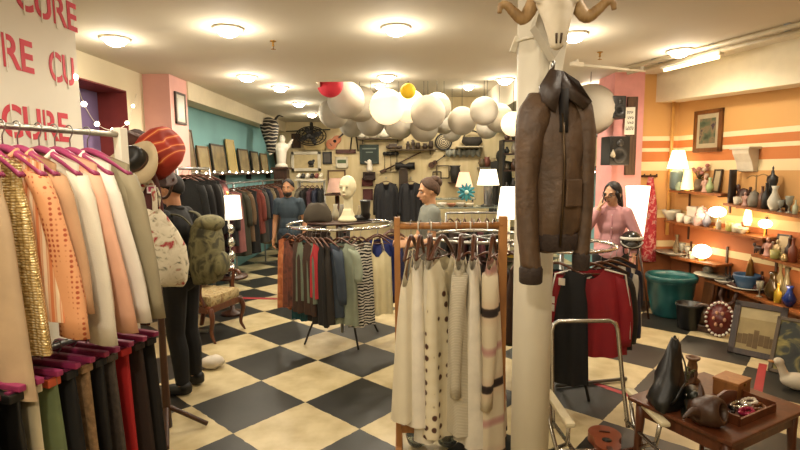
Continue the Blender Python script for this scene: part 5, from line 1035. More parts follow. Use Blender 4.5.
# glass display stand with lamps
Yd = 7.1; c = at(468, 206, Yd); t = thing('display_stand', 'glass topped display stand carrying the pink and white lamps', 'table', (c.x, Yd, 0)); zt = c.z
for z, w in ((zt-.012, .98), (zt+.10, .62)): mb = MB(); mb.box((0 if w > .9 else -.2, 0 if w > .9 else .1, z), (w, .4 if w > .9 else .24, .02), None, .004); mb.build('glass_shelf', mat('8c9488', .08, trans=.3), t)
for x in (-.46, .46):
    for y in (-.18, .18): mb = MB(); mb.cyl((x, y, 0), (x, y, zt-.02), .014); mb.build('leg', CHROME, t)
for x in (-.48, .08): mb = MB(); mb.cyl((x, .1, zt-.01), (x, .1, zt+.1), .012); mb.build('riser', CHROME, t)
def lamp(label, c, base, bm_, sh, sm, power, col=(1, .72, .42), extra=None, cat='lamp', name='table_lamp'):
    t = thing(name, label, cat, c); mb = MB(); mb.lathe(base, n=20); mb.build('base', bm_, t); mb = MB(); mb.lathe(sh, n=28); o = mb.build('shade', sm, t)
    me = o.data; bm = bmesh.new(); bm.from_mesh(me); caps = [f for f in bm.faces if len(f.verts) > 4]; bmesh.ops.delete(bm, geom=caps, context='FACES'); bm.to_mesh(me); bm.free()
    zt_ = max(p[1] for p in sh); zb = min(p[1] for p in sh); mb = MB(); mb.ball((0, 0, zb+.45*(zt_-zb)), .03); mb.build('bulb', glow('fff0d0', 12), t); mb = MB(); mb.cyl((0, 0, base[-1][1]), (0, 0, zt_), .006); mb.build('stem', BRASS, t)
    if power: point(V(c)+V((0, 0, zb+.5*(zt_-zb))), power, col, .04)
    return t
x1 = at(465, 200, Yd).x; tl = lamp('pink shaded lamp with a turquoise flower on the display stand', (x1, Yd+.1, zt+.11), [(.07, 0), (.08, .02), (.05, .06), (.07, .14), (.03, .24)], mat('241c18', .4), [(.125, .16), (.07, .37)], glow('f0b48c', .85, 'd8a088'), 2)
t = thing('flower_ornament', 'turquoise star flower in front of the pink lamp', 'ornament', (x1+.01, Yd-.06, zt+.2), 0); mb = MB()
for k in range(12): a = 2*PI*k/12; mb.ball((.07*math.cos(a), -.02*(k % 2), .07*math.sin(a)), (.062, .012, .02), rot=rot3('Y', -a))
mb.build('petals', mat('2c7c86', .5), t); mb = MB(); mb.ball((0, -.03, 0), .03); mb.build('centre', mat('a8c0b4', .4), t); mb = MB(); mb.cyl((0, 0, -.2), (0, 0, -.03), .006); mb.cyl((0, 0, -.2), (0, 0, -.19), .04); mb.build('stand', BRASS, t)
x2 = at(488, 200, 7.0).x; lamp('white shaded lamp with dark pillar base on the display stand', (x2, 7.0, zt-.002), [(.1, 0), (.1, .02), (.06, .04), (.065, .30), (.03, .34)], mat('26241f', .4), [(.155, .3), (.11, .52)], glow('fff0d4', 1.5, 'efe6d2'), 3)
for i, (dx, h, c1, lb) in enumerate([(-.38, .06, 'b8b0a0', 'small glass dish at the left of the display stand'), (-.25, .05, '8a5a3c', 'brown bowl on the display stand below the pink lamp'), (-.12, .06, 'a8a090', 'grey bowl at the middle of the display stand'), (.0, .05, 'c0b49a', 'cream dish on the display stand left of the white lamp')]):
    mb = MB(); mb.lathe([(.03, 0), (.06, h*.6), (.065, h), (.055, h), (.02, .012), (.001, .01)], n=16); tag(mb.build('dish', mat(c1, .3), None, (c.x+dx, Yd-.12, zt-.002)), lb, 'dish')
x3 = at(509, 200, 5.2).x; lamp('tall floor lamp with bright white shade left of the white column', (x3, 5.2, 0), [(.14, 0), (.14, .02), (.02, .03), (.015, 1.3)], mat('b8b0a0', .4), [(.125, 1.27), (.085, 1.6)], glow('fff2da', 1.6, 'efe6d2'), 4, name='floor_lamp')
x4 = at(337, 184, 9.0); lamp('pale pink shaded lamp behind the mannequin head', (x4.x, 9.0, 1.38), [(.1, 0), (.05, .05), (.06, .12), (.02, .2)], mat('6a4a34', .4), [(.19, .02), (.13, .27)], mat('b89484', .7), 0)
t = thing('pedestal_table', 'small dark table under the pale pink lamp', 'table', (x4.x, 9.0, 0)); mb = MB(); mb.box((0, 0, 1.36), (.4, .4, .03)); mb.build('table_top', DARKW, t); mb = MB(); mb.cyl((0, 0, 0), (0, 0, 1.35), .04); mb.build('pedestal', DARKW, t); mb = MB(); mb.cyl((0, 0, 0), (0, 0, .03), .2); mb.build('foot', DARKW, t)
spot(bw(300, 118, 11.9), 10, R(110), aim=bw(306, 140)); spot((.05, 11.6, 3.2), 25, R(90), aim=(-.6, 12.5, 2.1)); spot((1.75, 11.2, 3.3), 40, R(90), aim=(1.9, 12.5, 2.3))
# red tape lines on the floor
TAPE = mat('9a2a2c', .6)
def tape(label, pts, w=.05):
    mb = MB(); P = [V((p.x, p.y, .0025)) for p in pts]
    for a, b_ in zip(P, P[1:]):
        d = (b_-a).normalized(); n = V((-d.y, d.x, 0))*w/2; mb.add([a-n, b_-n, b_+n, a+n, a-n-V((0, 0, .002)), b_-n-V((0, 0, .002)), b_+n-V((0, 0, .002)), a+n-V((0, 0, .002))], [[0, 1, 2, 3], [7, 6, 5, 4], [0, 4, 5, 1], [1, 5, 6, 2], [2, 6, 7, 3], [3, 7, 4, 0]], False)
    tag(mb.build('floor_tape', TAPE), label, 'tape')
tape('red tape line across the aisle floor by the armchair', [onz(233, 298), onz(284, 299)], .09); tape('red tape line on the floor behind the lawn chair', [onz(562, 371), onz(588, 381), onz(630, 396)], .05); tape('red tape strip on the floor behind the low wooden table', [onz(763, 364), onz(757, 396)], .06)
# ------------------------------------------------------------------ right pier: speakers, board, sign, frames on the teal wall
def loudspeaker(label, c, w, h, d, rz):
    t = thing('loudspeaker', label, 'loudspeaker', c, rz); mb = MB(); mb.box((0, 0, 0), (w, d, h), None, .01); mb.build('cabinet', BLACK, t)
    mb = MB(); mb.lathe([(w*.36, 0), (w*.38, .012), (w*.3, .006), (w*.1, -.01), (.001, .0)], (0, -d/2, -h*.16), rot=rot3('X', R(90)), n=24); mb.build('woofer', mat('2a2826', .5), t)
    mb = MB(); mb.lathe([(w*.16, 0), (w*.17, .01), (.001, .004)], (0, -d/2, h*.26), rot=rot3('X', R(90)), n=18); mb.build('tweeter', mat('34322f', .4), t)
    mb = MB(); mb.box((0, d/2+.04, 0), (.05, .1, .05)); mb.build('mount', IRON, t)
PY = 6.45
c = at(615, 108, 6.28); loudspeaker('black loudspeaker mounted high on the pink pier', c, .17, .27, .2, R(10))
c = at(615, 151, 6.26); loudspeaker('larger black loudspeaker below the high one on the pink pier', c, .26, .35, .22, R(6))
c = at(613, 154, 6.12); mb = MB(); mb.lathe([(.018, -.04), (.03, -.02), (.02, .015), (.008, .04), (.009, .05), (.001, .055)], n=16); o = mb.build('ceramic_bell', mat('a89c84', .4), None, (c.x, c.y, c.z)); tag(o, 'little cream bell hung before the lower loudspeaker', 'bell'); mb = MB(); mb.tube([(0, 0, .05), (0, .02, .17)], .003, 5); mb.build('cord', BLACK, o)
a, b_ = at(632, 97, PY), at(632, 175, PY)
t = thing('wooden_board', 'weathered vertical wooden board on the pink pier', 'board', (a.x, PY-.016, b_.z)); mb = MB(); mb.box((0, 0, (a.z-b_.z)/2), (.13, .035, a.z-b_.z), None, .004); mb.build('plank', wood('5e4632', '3a2a1e', 6, .8), t)
c = at(629.5, 121, PY-.05); t = thing('sign', 'white card sign with black handwritten lines on the pink pier', 'sign', (c.x, PY-.055, c.z)); mb = MB(); mb.box((0, 0, 0), (.125, .01, .34)); mb.build('card', mat('d8d2c2', .6, var=.02), t)
rn = random.Random(5)
for z, n, h_, x0 in ((.105, 3, .04, -.035), (.04, 3, .036, -.025), (-.02, 3, .036, -.025), (-.09, 4, .05, -.045)):
    mb = MB()
    for k in range(n):
        x = x0+.027*k*(1.0 if n == 3 else .95); mb.box((x, -.0058, z), (.005, .002, h_), rot3('Y', rn.uniform(-.2, .2))); mb.box((x+.008, -.0058, z+rn.choice((-.3, 0, .3))*h_), (.013, .002, .006)); mb.box((x+.014, -.0058, z+rn.uniform(-.2, .2)*h_), (.005, .002, h_*.6))
    mb.build('lettering', BLACK, t)
for px, lb, h in ((590, 'tall gilt framed picture leaning on the right teal wall', .5), (600, 'second framed picture leaning on the right teal wall', .44)):
    c = at(px, 168, 8.3 if px == 590 else 7.55); picture('framed_artwork', lb, (3.24, c.y, c.z), .5 if px == 590 else .36, h+.04, R(-90), R(-5), mat('3a2c1c', .5), mat('a89a78', .5), cat='frame')
t = thing('wall_ledge', 'ledge on the right teal wall under the two leaning frames', 'shelf', (3.2, 8.0, at(595, 169, 8.0).z-.03)); mb = MB(); mb.box((0, 0, 0), (.18, 1.9, .03)); mb.build('board', DARKW, t); mb = MB(); mb.box((.03, 0, -.05), (.1, .03, .08)); mb.build('bracket', IRON, t)
z = at(595, 172, 7.6).z; string_lights('row of small white lights below the right teal wall frames', [V((3.1, 7.2+.15*i, z+.01*(i % 2))) for i in range(9)], [V((3.1, 7.25+.25*i, z)) for i in range(5)], .016, 12)
# tripod lamp behind the woman in pink
c = at(637, 210, 6.0); t = thing('floor_lamp', 'tripod floor lamp with tall glowing white shade behind the woman in pink', 'lamp', (c.x, 6.0, 0)); zt_ = at(637, 186, 6).z; zb_ = at(637, 236, 6).z
mb = MB(); mb.lathe([(.085, zb_), (.135, zt_)], n=28, sx=1); mb.build('shade', glow('fff0d0', 2.2, 'efe6d2'), t)
for k in range(3): a = k*2*PI/3+.9; mb = MB(); mb.tube([(.02*math.cos(a), .02*math.sin(a), zb_+.03), (.24*math.cos(a), .24*math.sin(a), 0)], [.016, .012]); mb.build('leg', DARKW, t)
mb = MB(); mb.cyl((0, 0, zb_-.1), (0, 0, zb_+.15), .03); mb.build('hub', BRASS, t)
point((c.x-.0, 5.8, zt_+.12), 9); 
# red printed scarf, tan cloth
hk = at(650, 177, 6.56); t = thing('scarf', 'long red printed scarf hanging on the orange wall behind the tripod lamp', 'scarf', (hk.x, 6.54, hk.z)); mb = MB(); rr = []
for i in range(12):
    f = i/11; w = .03+.07*min(1, f*3); rr.append([V((w*math.cos(a)+.02*f, .018*math.sin(a)+.012*math.sin(3*math.cos(a)*2+i*.3), -f*1.12)) for a in [2*PI*k/18 for k in range(18)]])
mb.rings(rr); mb.build('cloth', pat('noise', ['8e1c26', 'a42a34', 'c08a80', '5a1420'], 16, .8, dist=1, pos=[.35, .5, .62, .72]), t)
mb = MB(); mb.box((0, .04, .0), (.22, .02, .03)); [mb.capsule((x, .03, 0), (x, -.01, .025), .008, .008) for x in (-.08, 0, .08)]; tag(mb.build('hook_rail', DARKW, None, (hk.x, 6.55, hk.z+.01)), 'small row of hooks holding the red printed scarf', 'hooks')
c = onz(622, 306, 0); mb = MB(); mb.ball((0, 0, .24), (.13, .1, .25), 18, 12, fn=lambda p: p*(1+.16*noise.noise(p*11))); tag(mb.build('burlap_sack', mat('6a5236', .9, var=.2, bump=.5), None, (c.x+.1, 6.3, 0)), 'crumpled tan sack on the floor by the tripod lamp', 'sack')
# picture on the orange wall, white bracket
u_, z_ = whit(708, 152, 0); p = wpos(u_, .02, z_); h_ = whit(708, 110, 0)[1]-z_; wd = whit(722, 130, 0)[0]-whit(694, 130, 0)[0]
t = picture('wall_picture', 'framed dark flower painting on the orange striped wall', p, wd, h_, WANG+PI if False else math.atan2(WN.y, WN.x)+PI/2, 0, wood('7a4c20', '5a3414', 8, .4), pat('noise', ['20281c', '4a5a44', '7a6a50', '2c2a3a', '8a4a3c'], 8, .5, pos=[.3, .45, .58, .65, .75]), .05, .03, mat('a89c80', .6))
WZR = math.atan2(WN.y, WN.x)+PI/2
# ------------------------------------------------------------------ shelves on the orange wall
SHW = wood('8c5428', '6e3c1a', 5, .4)
shelves = {}
def shelf(key, a, b_, label, dp=.24):
    ua, za = whit(*a, dp); ub, zb = whit(*b_, dp); t = thing('wall_shelf', label, 'shelf', wpos((ua+ub)/2, 0, (za+zb)/2), WANG)
    mid = wpos((ua+ub)/2, 0, (za+zb)/2); inv = rotz(-WANG); mb = MB(); mb.smooth = False; rr = []
    for u, z in ((ua, za), (ub, zb)): rr.append([inv @ (wpos(u, o, z+dz)-mid) for o, dz in ((.003, 0), (dp, 0), (dp, -.025), (.003, -.025))])
    mb.rings(rr); mb.build('board', SHW, t)
    for f in (.12, .88):
        u = ua+(ub-ua)*f; z = za+(zb-za)*f; mb = MB(); mb.box(inv @ (wpos(u, dp*.4, z-.035)-mid), (.02, dp*.7, .018)); mb.box(inv @ (wpos(u, .008, z-.02)-mid), (.022, .014, .42)); mb.build('bracket', mat('4a2c18', .5), t)
    shelves[key] = (ua, za, ub, zb)
def onshelf(key, px, o=.12):
    ua, za, ub, zb = shelves[key]; u = 0
    z = (za+zb)/2
    for _ in range(6):
        # find u where the pixel column meets the shelf at offset o
        p = onpl(px, 200, W0+WN*o, WN); u = (p-W0).dot(WU); z = za+(zb-za)*(u-ua)/(ub-ua)
    pp = wpos(u, o, z); return pp
shelf('A', (669, 190), (721, 194), 'top left shelf on the orange wall with the two small lamps'); shelf('B', (723, 203), (812, 218), 'top right long shelf on the orange wall with dark bottles'); shelf('C', (664, 220), (762, 238), 'middle left shelf on the orange wall with white crockery')
shelf('D', (670, 256), (716, 265), 'low left shelf on the orange wall with glassware'); shelf('E', (751, 254), (812, 269), 'middle right shelf on the orange wall with figurines', .26); shelf('F', (704, 279), (744, 292), 'low shelf on the orange wall with dishes', .3); shelf('G', (744, 293), (812, 319), 'lowest right shelf on the orange wall with coloured bottles', .3)
def trinket(kind, name, label, cat, key, px, hpx, col, o=.12, wf=1.0, rough=.4, metal=0, m=None, trans=0):
    p = onshelf(key, px, o); h = hpx/FPX*p.y*1.0; m = m or mat(col, rough, metal, trans=trans); w = h*wf; mb = MB()
    if kind == 'vase': mb.lathe([(.14*w, 0), (.26*w, .25*h), (.28*w, .4*h), (.12*w, .72*h), (.1*w, .85*h), (.16*w, h), (.12*w, h), (.07*w, .8*h), (.001, .78*h)], n=16)
    elif kind == 'bottle': mb.lathe([(.15*w, 0), (.17*w, .02*h), (.17*w, .55*h), (.06*w, .72*h), (.055*w, .95*h), (.07*w, h), (.001, h)], n=14)
    elif kind == 'bowl': mb.lathe([(.3*w, 0), (.32*w, .06*h), (.75*w, .7*h), (.82*w, h), (.76*w, h), (.66*w, .66*h), (.001, .15*h)], n=22)
    elif kind == 'plate': mb.lathe([(.4, 0), (.45, .1), (1, .9), (1, 1), (.4, .3), (.001, .25)], n=24); mb.v = [V((v.x*w, v.y*w*.9, v.z*h)) for v in mb.v]
    elif kind == 'cup':
        mb.lathe([(.28*w, 0), (.36*w, .1*h), (.42*w, h), (.36*w, h), (.3*w, .2*h), (.001, .15*h)], n=18); mb.tube(curve_pts([(.38*w, 0, .8*h), (.62*w, 0, .75*h), (.6*w, 0, .35*h), (.34*w, 0, .25*h)], 4), .04*w, 6)
    elif kind == 'jar': mb.lathe([(.25*w, 0), (.4*w, .12*h), (.42*w, .55*h), (.28*w, .75*h), (.3*w, .8*h), (.16*w, .92*h), (.05*w, .95*h), (.06*w, h), (.001, h)], n=16)
    elif kind == 'figure':
        mb.lathe([(.26*w, 0), (.28*w, .04*h), (.2*w, .1*h), (.16*w, .3*h), (.22*w, .5*h), (.2*w, .66*h), (.06*w, .74*h), (.05*w, .78*h)], n=14, sy=.75); mb.ball((0, 0, .87*h), (.1*w, .1*w, .13*h)); mb.capsule((-.2*w, 0, .64*h), (-.28*w, -.05*w, .4*h), .06*w, .045*w); mb.capsule((.2*w, 0, .64*h), (.2*w, -.16*w, .48*h), .06*w, .045*w)
    elif kind == 'animal':
        mb.ball((0, 0, .5*h), (.55*w, .3*w, .28*h)); mb.ball((-.52*w, 0, .8*h), (.2*w, .17*w, .18*h)); mb.capsule((-.35*w, 0, .55*h), (-.5*w, 0, .75*h), .16*w, .12*w); mb.capsule((.5*w, 0, .55*h), (.72*w, 0, .8*h), .06*w, .03*w)
        for x in (-.36, .36):
            for y in (-.14, .14): mb.capsule((x*w, y*w, .4*h), (x*w, y*w, .04*h), .1*w, .07*w)
    elif kind == 'goblet': mb.lathe([(.25*w, 0), (.22*w, .04*h), (.04*w, .1*h), (.04*w, .4*h), (.2*w, .52*h), (.28*w, h), (.24*w, h), (.15*w, .55*h), (.001, .5*h)], n=16)
    elif kind == 'box': mb.box((0, 0, h*.42), (w*.9, w*.5, h*.84), None, .006); mb.box((0, 0, h*.9), (w*.96, w*.55, h*.2), None, .006)
    elif kind == 'frame':
        return picture(name, label, p, w, h, WZR, R(-8), m, mat('a89878', .5), .018, .02, cat=cat)
    elif kind == 'flowers':
        mb.lathe([(.12*w, 0), (.2*w, .2*h), (.12*w, .42*h), (.14*w, .45*h), (.001, .44*h)], n=14)
        o_ = mb.build(name, m, None, p, (0, 0, WZR)); tag(o_, label, cat); f = MB(); rn = random.Random(px)
        for k in range(14):
            q = V((rn.uniform(-.28, .28)*w, rn.uniform(-.15, .15)*w, rn.uniform(.55, .95)*h)); f.m = 0; f.tube([(0, 0, .42*h), q], .004, 5); f.m = rn.choice((1, 1, 2)); f.ball(q, .075*h, 8, 6)
        f.build('blossoms', [mat('4a4a28', .8), mat('a06a60', .7), mat('c0a890', .7)], o_); return o_
    elif kind == 'drape': mb.rings([[V((.14*w*math.cos(a)*(1-.4*f), .05*math.sin(a), h*f)) for a in [2*PI*k/14 for k in range(14)]] for f in (0, .2, .5, .8, 1)])
    elif kind == 'bust':
        mb.lathe([(.2*w, 0), (.2*w, .03*h), (.04*w, .07*h), (.035*w, .25*h), (.12*w, .28*h), (.2*w, .4*h), (.15*w, .52*h), (.21*w, .66*h), (.2*w, .74*h), (.07*w, .8*h), (.055*w, .88*h), (.03*w, .9*h), (.04*w, .95*h), (.001, h)], n=18, sy=.7)
    elif kind == 'tree':
        mb.lathe([(.2*w, 0), (.18*w, .03*h), (.03*w, .06*h), (.02*w, .9*h), (.03*w, .93*h), (.001, .95*h)], n=10); mb.tube(curve_pts([(-.32*w, 0, .84*h), (-.15*w, 0, .93*h), (0, 0, .9*h), (.2*w, 0, .97*h), (.36*w, 0, .92*h)]), .016*h, 6)
    o_ = mb.build(name, m, None, p, (0, 0, WZR)); tag(o_, label, cat); return o_
T = trinket
# shelf A
pA = onshelf('A', 676, .13); sA = 1/FPX*pA.y
lamp('table lamp with white bell shade and grey jar base on the top left shelf', pA, [(.07, 0), (.085, .03), (.085, .22), (.05, .26), (.02, .28)], mat('5e6e6a', .3), [(.125, .27), (.07, .50)], glow('ffe8bc', 2.6, 'efe6d2'), 4.5)
pA2 = onshelf('A', 686.5, .2); lamp('small cone lamp glowing yellow on the top left shelf', pA2, [(.05, 0), (.03, .01), (.012, .03)], BRASS, [(.072, .02), (.04, .27)], glow('ffd27a', 1.3, 'efe6d2'), 1.5)
T('vase', 'pot', 'squat dark red pot before the glowing cone lamp', 'pot', 'A', 683, 9, '4a1c14', .215, 1.2); T('jar', 'jar', 'pale green small jar beside the grey lamp base', 'jar', 'A', 678.5, 9, '8a9a80', .225, .9)
T('flowers', 'dried_flowers', 'jug of dried pink flowers on the top left shelf', 'flowers', 'A', 698, 27, '6a5844', .1, 1.0); T('figure', 'figurine', 'pink and white figurine right of the dried flowers', 'figurine', 'A', 704, 17, 'b89080', .15, .8); T('vase', 'vase', 'light green glass vase on the top left shelf', 'vase', 'A', 709, 15, '98a878', .18, .9)
T('frame', 'framed_photo', 'upright dark patterned frame at the right end of the top left shelf', 'frame', 'A', 714.5, 23, '3a2a1a', .06, .42)
# shelf B
for a in [('drape', 'folded_umbrella', 'tall dark folded umbrella at the left end of the top right shelf', 'umbrella', 'B', 731.5, 33, '261a14', .12, .62), ('animal', 'carved_animal', 'dark carved animal behind the pale figure on the top right shelf', 'carving', 'B', 743, 20, '3a2018', .07, .62), ('figure', 'figurine', 'pinkish seated figure on the top right shelf', 'figurine', 'B', 745, 14, 'a88070', .18, .9), ('cup', 'cup', 'white cup at the left of the top right shelf', 'cup', 'B', 737, 8, 'b8b09c', .2, 1.0),
    ('tree', 'jewellery_stand', 'thin branching jewellery stand on the top right shelf', 'stand', 'B', 755, 33, '8a6a3a', .10, 1.0), ('jar', 'jar', 'grey stoneware jar under the jewellery stand', 'jar', 'B', 754, 17, '6e675a', .17, .8), ('bottle', 'bottle', 'brown pottery bottle left of the dark bust form', 'bottle', 'B', 762, 22, '5e3a24', .15, 1.0), ('bust', 'dress_form', 'dark miniature dress form with finial on the top right shelf', 'dress form', 'B', 771, 43, '1a1614', .1, .62),
    ('bottle', 'bottle', 'black bottle leaning against the miniature dress form', 'bottle', 'B', 766, 26, '17130f', .16, .9), ('vase', 'vase', 'white pear shaped vase in front of the miniature dress form', 'vase', 'B', 774.5, 25, 'b8b4a4', .2, .85), ('animal', 'carved_animal', 'dark wooden animal right of the white pear shaped vase', 'carving', 'B', 784, 15, '2e1c12', .1, .8), ('goblet', 'goblet', 'clear glass goblet beside the dark wooden animal', 'goblet', 'B', 781, 12, 'c0c0b4', .2, .9, .1, 0, None, .6),
    ('goblet', 'goblet', 'tall glass goblet near the right end of the top right shelf', 'goblet', 'B', 789.5, 17, 'c4c2b0', .17, .8, .1, 0, None, .6), ('bottle', 'bottle', 'small pale bottle at the right end of the top right shelf', 'bottle', 'B', 796, 14, 'a8ac90', .17, 1.0)]: T(*a)
t = thing('wall_bracket', 'white plaster corbel above the top right shelf', 'bracket', wpos(*(lambda q: (q[0], .06, q[1]))(whit(746, 160, .06))), WZR); mb = MB(); mb.smooth = False; mb.rings([[V((x, y, z)) for y, z in ((.055, .12), (-.09, .12), (-.08, .07), (-.03, -.02), (.0, -.12), (.055, -.13))] for x in (-.1, .1)]); mb.box((0, -.02, .13), (.25, .17, .025), None, .005); mb.build('corbel', mat('cdc3ae', .7), t)
# shelf C
for a in [('bowl', 'bowl', 'wide white casserole bowl at the left end of the middle left shelf', 'bowl', 'C', 672, 10, 'b8b4a0', .13, 1.1), ('cup', 'mug', 'white mug right of the casserole bowl', 'mug', 'C', 681, 9, 'cfc8b6', .2, 1.0), ('cup', 'mug', 'pale grey mug second on the middle left shelf', 'mug', 'C', 688.5, 8, 'bab2a2', .2, 1.0), ('box', 'tin', 'white tin with red print behind the mugs', 'tin', 'C', 695, 17, 'cfc4b4', .1, .8), ('jar', 'jar', 'white lidded jar with red flecks on the middle left shelf', 'jar', 'C', 703, 20, None, .14, .8, .4, 0, pat('noise', ['cfc8b8', '9a4a44', 'c4bcae'], 14, .4, pos=[.5, .6, .66])),
    ('cup', 'sugar_bowl', 'pink patterned sugar bowl on the middle left shelf', 'bowl', 'C', 699, 8, 'a88a84', .21, 1.2), ('vase', 'vase', 'dark blue and white vase left of the bright round lamp', 'vase', 'C', 708, 16, '6a6a78', .2, .9), ('bottle', 'candlestick', 'clear glass candlestick under the bright round lamp', 'candlestick', 'C', 720, 15, 'c0bdb0', .2, 1, .1, 0, None, .5), ('cup', 'planter', 'yellow green mug at the right of the middle left shelf', 'mug', 'C', 732, 10, '98904c', .19, 1.1), ('cup', 'mug', 'cream cup next to the yellow green mug', 'mug', 'C', 738, 9, 'bfb59a', .19, 1.1), ('bowl', 'dish', 'pale dish near the right end of the middle left shelf', 'dish', 'C', 744, 6, 'b4aa92', .19, 1.2), ('figure', 'statuette', 'brown statuette beside the tall candle lamp', 'statue', 'C', 745.5, 15, '6a3a20', .1, .8)]: T(*a)
def ball_lamp(label, key, px, pyc, r, o, strength, power, name='globe_lamp', flat=1.0):
    p = onshelf(key, px, o); uc, zc = whit(px, pyc, o); rr_ = r/FPX*p.y; t = thing(name, label, 'lamp', p, WZR); dz = zc-p.z
    mb = MB(); mb.lathe([(.05, 0), (.05, .012), (.012, .02), (.01, max(dz-rr_*flat, .03))], n=14); mb.build('base', BRASS, t); mb = MB(); mb.ball((0, 0, dz), (rr_, rr_, rr_*flat), 20, 12); mb.build('globe', glow('fff0cc', strength), t)
    point(p+V((0, 0, dz))+WN*(rr_+.1), power)
ball_lamp('bright round lamp at the middle of the middle left shelf', 'C', 718, 212, 8, .13, 5, 3.5, flat=.7); ball_lamp('brilliant white globe lamp at the right end of the low left shelf', 'D', 705, 252, 8.5, .15, 7, 4.5, flat=.85); ball_lamp('bright oval reading lamp on the middle right shelf', 'E', 767, 224, 6, .1, 6, 3, 'reading_lamp', .75)
p = onshelf('C', 749, .1); t = thing('candle_lamp', 'tall thin candle lamp glowing at the right end of the middle left shelf', 'lamp', p, WZR); mb = MB(); mb.lathe([(.04, 0), (.03, .02), (.012, .05), (.012, .08)], n=14); mb.build('base', BRASS, t); mb = MB(); mb.lathe([(.03, .08), (.045, .14), (.03, .24), (.012, .3), (.001, .31)], n=16); mb.build('globe', glow('ffdc90', 3), t); point(p+V((0, 0, .2))+WN*.12, 3)
# shelf D
for a in [('plate', 'plate', 'stack of glass plates at the left end of the low left shelf', 'plates', 'D', 675, 4, 'a8a090', .16, 4.2, .15), ('goblet', 'glass', 'tall drinking glass on the low left shelf', 'glass', 'D', 684.5, 14, 'b4b0a0', .15, .9, .08, 0, None, .6), ('goblet', 'glass', 'shorter drinking glass beside the tall one', 'glass', 'D', 690, 12, 'b4b0a0', .16, .9, .08, 0, None, .6), ('cup', 'glass_cup', 'glass cup left of the brilliant globe lamp', 'cup', 'D', 695.5, 8, 'bcb6a4', .18, 1.0, .1, 0, None, .5), ('vase', 'vase', 'slim glass vase at the back left of the low left shelf', 'vase', 'D', 679, 20, 'b09c78', .06, .6, .1, 0, None, .5)]: T(*a)
# shelf E
for a in [('animal', 'carved_animal', 'dark brown carved animal at the left end of the middle right shelf', 'carving', 'E', 762, 11, '3a2216', .17, .8), ('figure', 'figurine', 'pink dressed china figurine on the middle right shelf', 'figurine', 'E', 771, 19, 'a87868', .18, .9), ('figure', 'figurine', 'smaller cream china figurine right of the pink dressed one', 'figurine', 'E', 776, 15, 'b8a48c', .12, .9), ('figure', 'figurine', 'pale gold china figurine in the middle of the middle right shelf', 'figurine', 'E', 781, 19, 'b09a70', .16, .8), ('cup', 'planter', 'yellow green pot in front of the figurines', 'pot', 'E', 779, 9, '8a8448', .22, 1.2), ('frame', 'framed_photo', 'dark standing photo frame on the middle right shelf', 'frame', 'E', 785, 23, '201814', .07, .62),
    ('bottle', 'bottle', 'dark brown bottle right of the standing photo frame', 'bottle', 'E', 792.5, 22, '2a160e', .13, .9), ('bottle', 'bottle', 'rust brown bottle at the right end of the middle right shelf', 'bottle', 'E', 797, 24, '6a3018', .18, 1.0), ('jar', 'ornament', 'little glittering jar before the brown bottles', 'jar', 'E', 789, 8, 'b8a070', .22, 1.0, .15, .6)]: T(*a)
# shelf F
for a in [('plate', 'glass_tray', 'glass tray with clear dishes at the left of the low shelf', 'tray', 'F', 717, 4, 'a8a698', .18, 4.4, .15), ('vase', 'carafe', 'clear glass carafe at the back left of the low shelf', 'carafe', 'F', 712, 14, 'b0aa98', .08, 1.3, .08, 0, None, .6), ('bowl', 'dish', 'white dish in front on the low shelf', 'dish', 'F', 729, 4, 'c0bcae', .24, 2.6)]: T(*a)
p = onshelf('F', 736, .15); t = thing('spiky_ornament', 'dark spiky metal ornament on the low shelf', 'ornament', p, WZR); mb = MB()
for k in range(11): a = PI*k/10; mb.tube([(0, 0, .03), (.1*math.cos(a), -.02*(k % 2), .03+.1*math.sin(a))], [.012, .003], 6)
mb.ball((0, 0, .025), (.06, .04, .025)); mb.build('spikes', IRON, t)
# shelf G
bl = onshelf('G', 752, .15); t = thing('plate', 'large white platter under the blue bowl', 'plate', bl, WZR); mb = MB(); mb.lathe([(.08, 0), (.1, .004), (.18, .025), (.175, .03), (.1, .012), (.001, .01)], n=30); mb.build('platter', mat('c4beae', .35), t)
t = thing('bowl', 'blue glazed bowl standing on the white platter', 'bowl', bl+V((0, 0, .012)), WZR); mb = MB(); mb.lathe([(.07, 0), (.09, .02), (.13, .13), (.125, .15), (.115, .13), (.08, .03), (.001, .02)], n=28); mb.build('bowl', mat('34506e', .3), t)
for a in [('figure', 'statuette', 'dark red brown figure behind the blue bowl', 'statue', 'G', 768, 17, '4a2018', .08, 1.0), ('animal', 'carved_animal', 'dark red carved bird between bowl and amber bottle', 'carving', 'G', 763, 10, '3e1a14', .14, .9), ('goblet', 'goblet', 'clear stemmed glass right of the blue bowl', 'goblet', 'G', 766, 16, 'c0b8a0', .24, .8, .08, 0, None, .6), ('vase', 'decanter', 'dark amber round decanter with thin neck on the lowest shelf', 'decanter', 'G', 779, 29, '3a2a10', .2, .9, .12), ('bottle', 'bottle', 'tall clear bottle glowing yellow on the lowest shelf', 'bottle', 'G', 786, 38, 'c0b080', .1, .6, .1, 0, None, .5),
    ('bottle', 'bottle', 'yellow glass bottle right of the amber decanter', 'bottle', 'G', 785, 20, 'b8962c', .22, 1.0, .12, 0, None, .4), ('vase', 'vase', 'cobalt blue glass vase at the right end of the lowest shelf', 'vase', 'G', 797, 21, '16265c', .2, 1.1, .12), ('vase', 'vase', 'clear slim vase at the back right of the lowest shelf', 'vase', 'G', 793, 34, 'b0a480', .08, .5, .1, 0, None, .5), ('jar', 'ornament', 'tiny brass bell jar at the back of the lowest shelf', 'jar', 'G', 755, 30, '7a5a2c', .05, .3, .3, .8)]: T(*a)
point(wpos(whit(790, 285, .2)[0], .25, whit(790, 285, .2)[1]), 2.5)
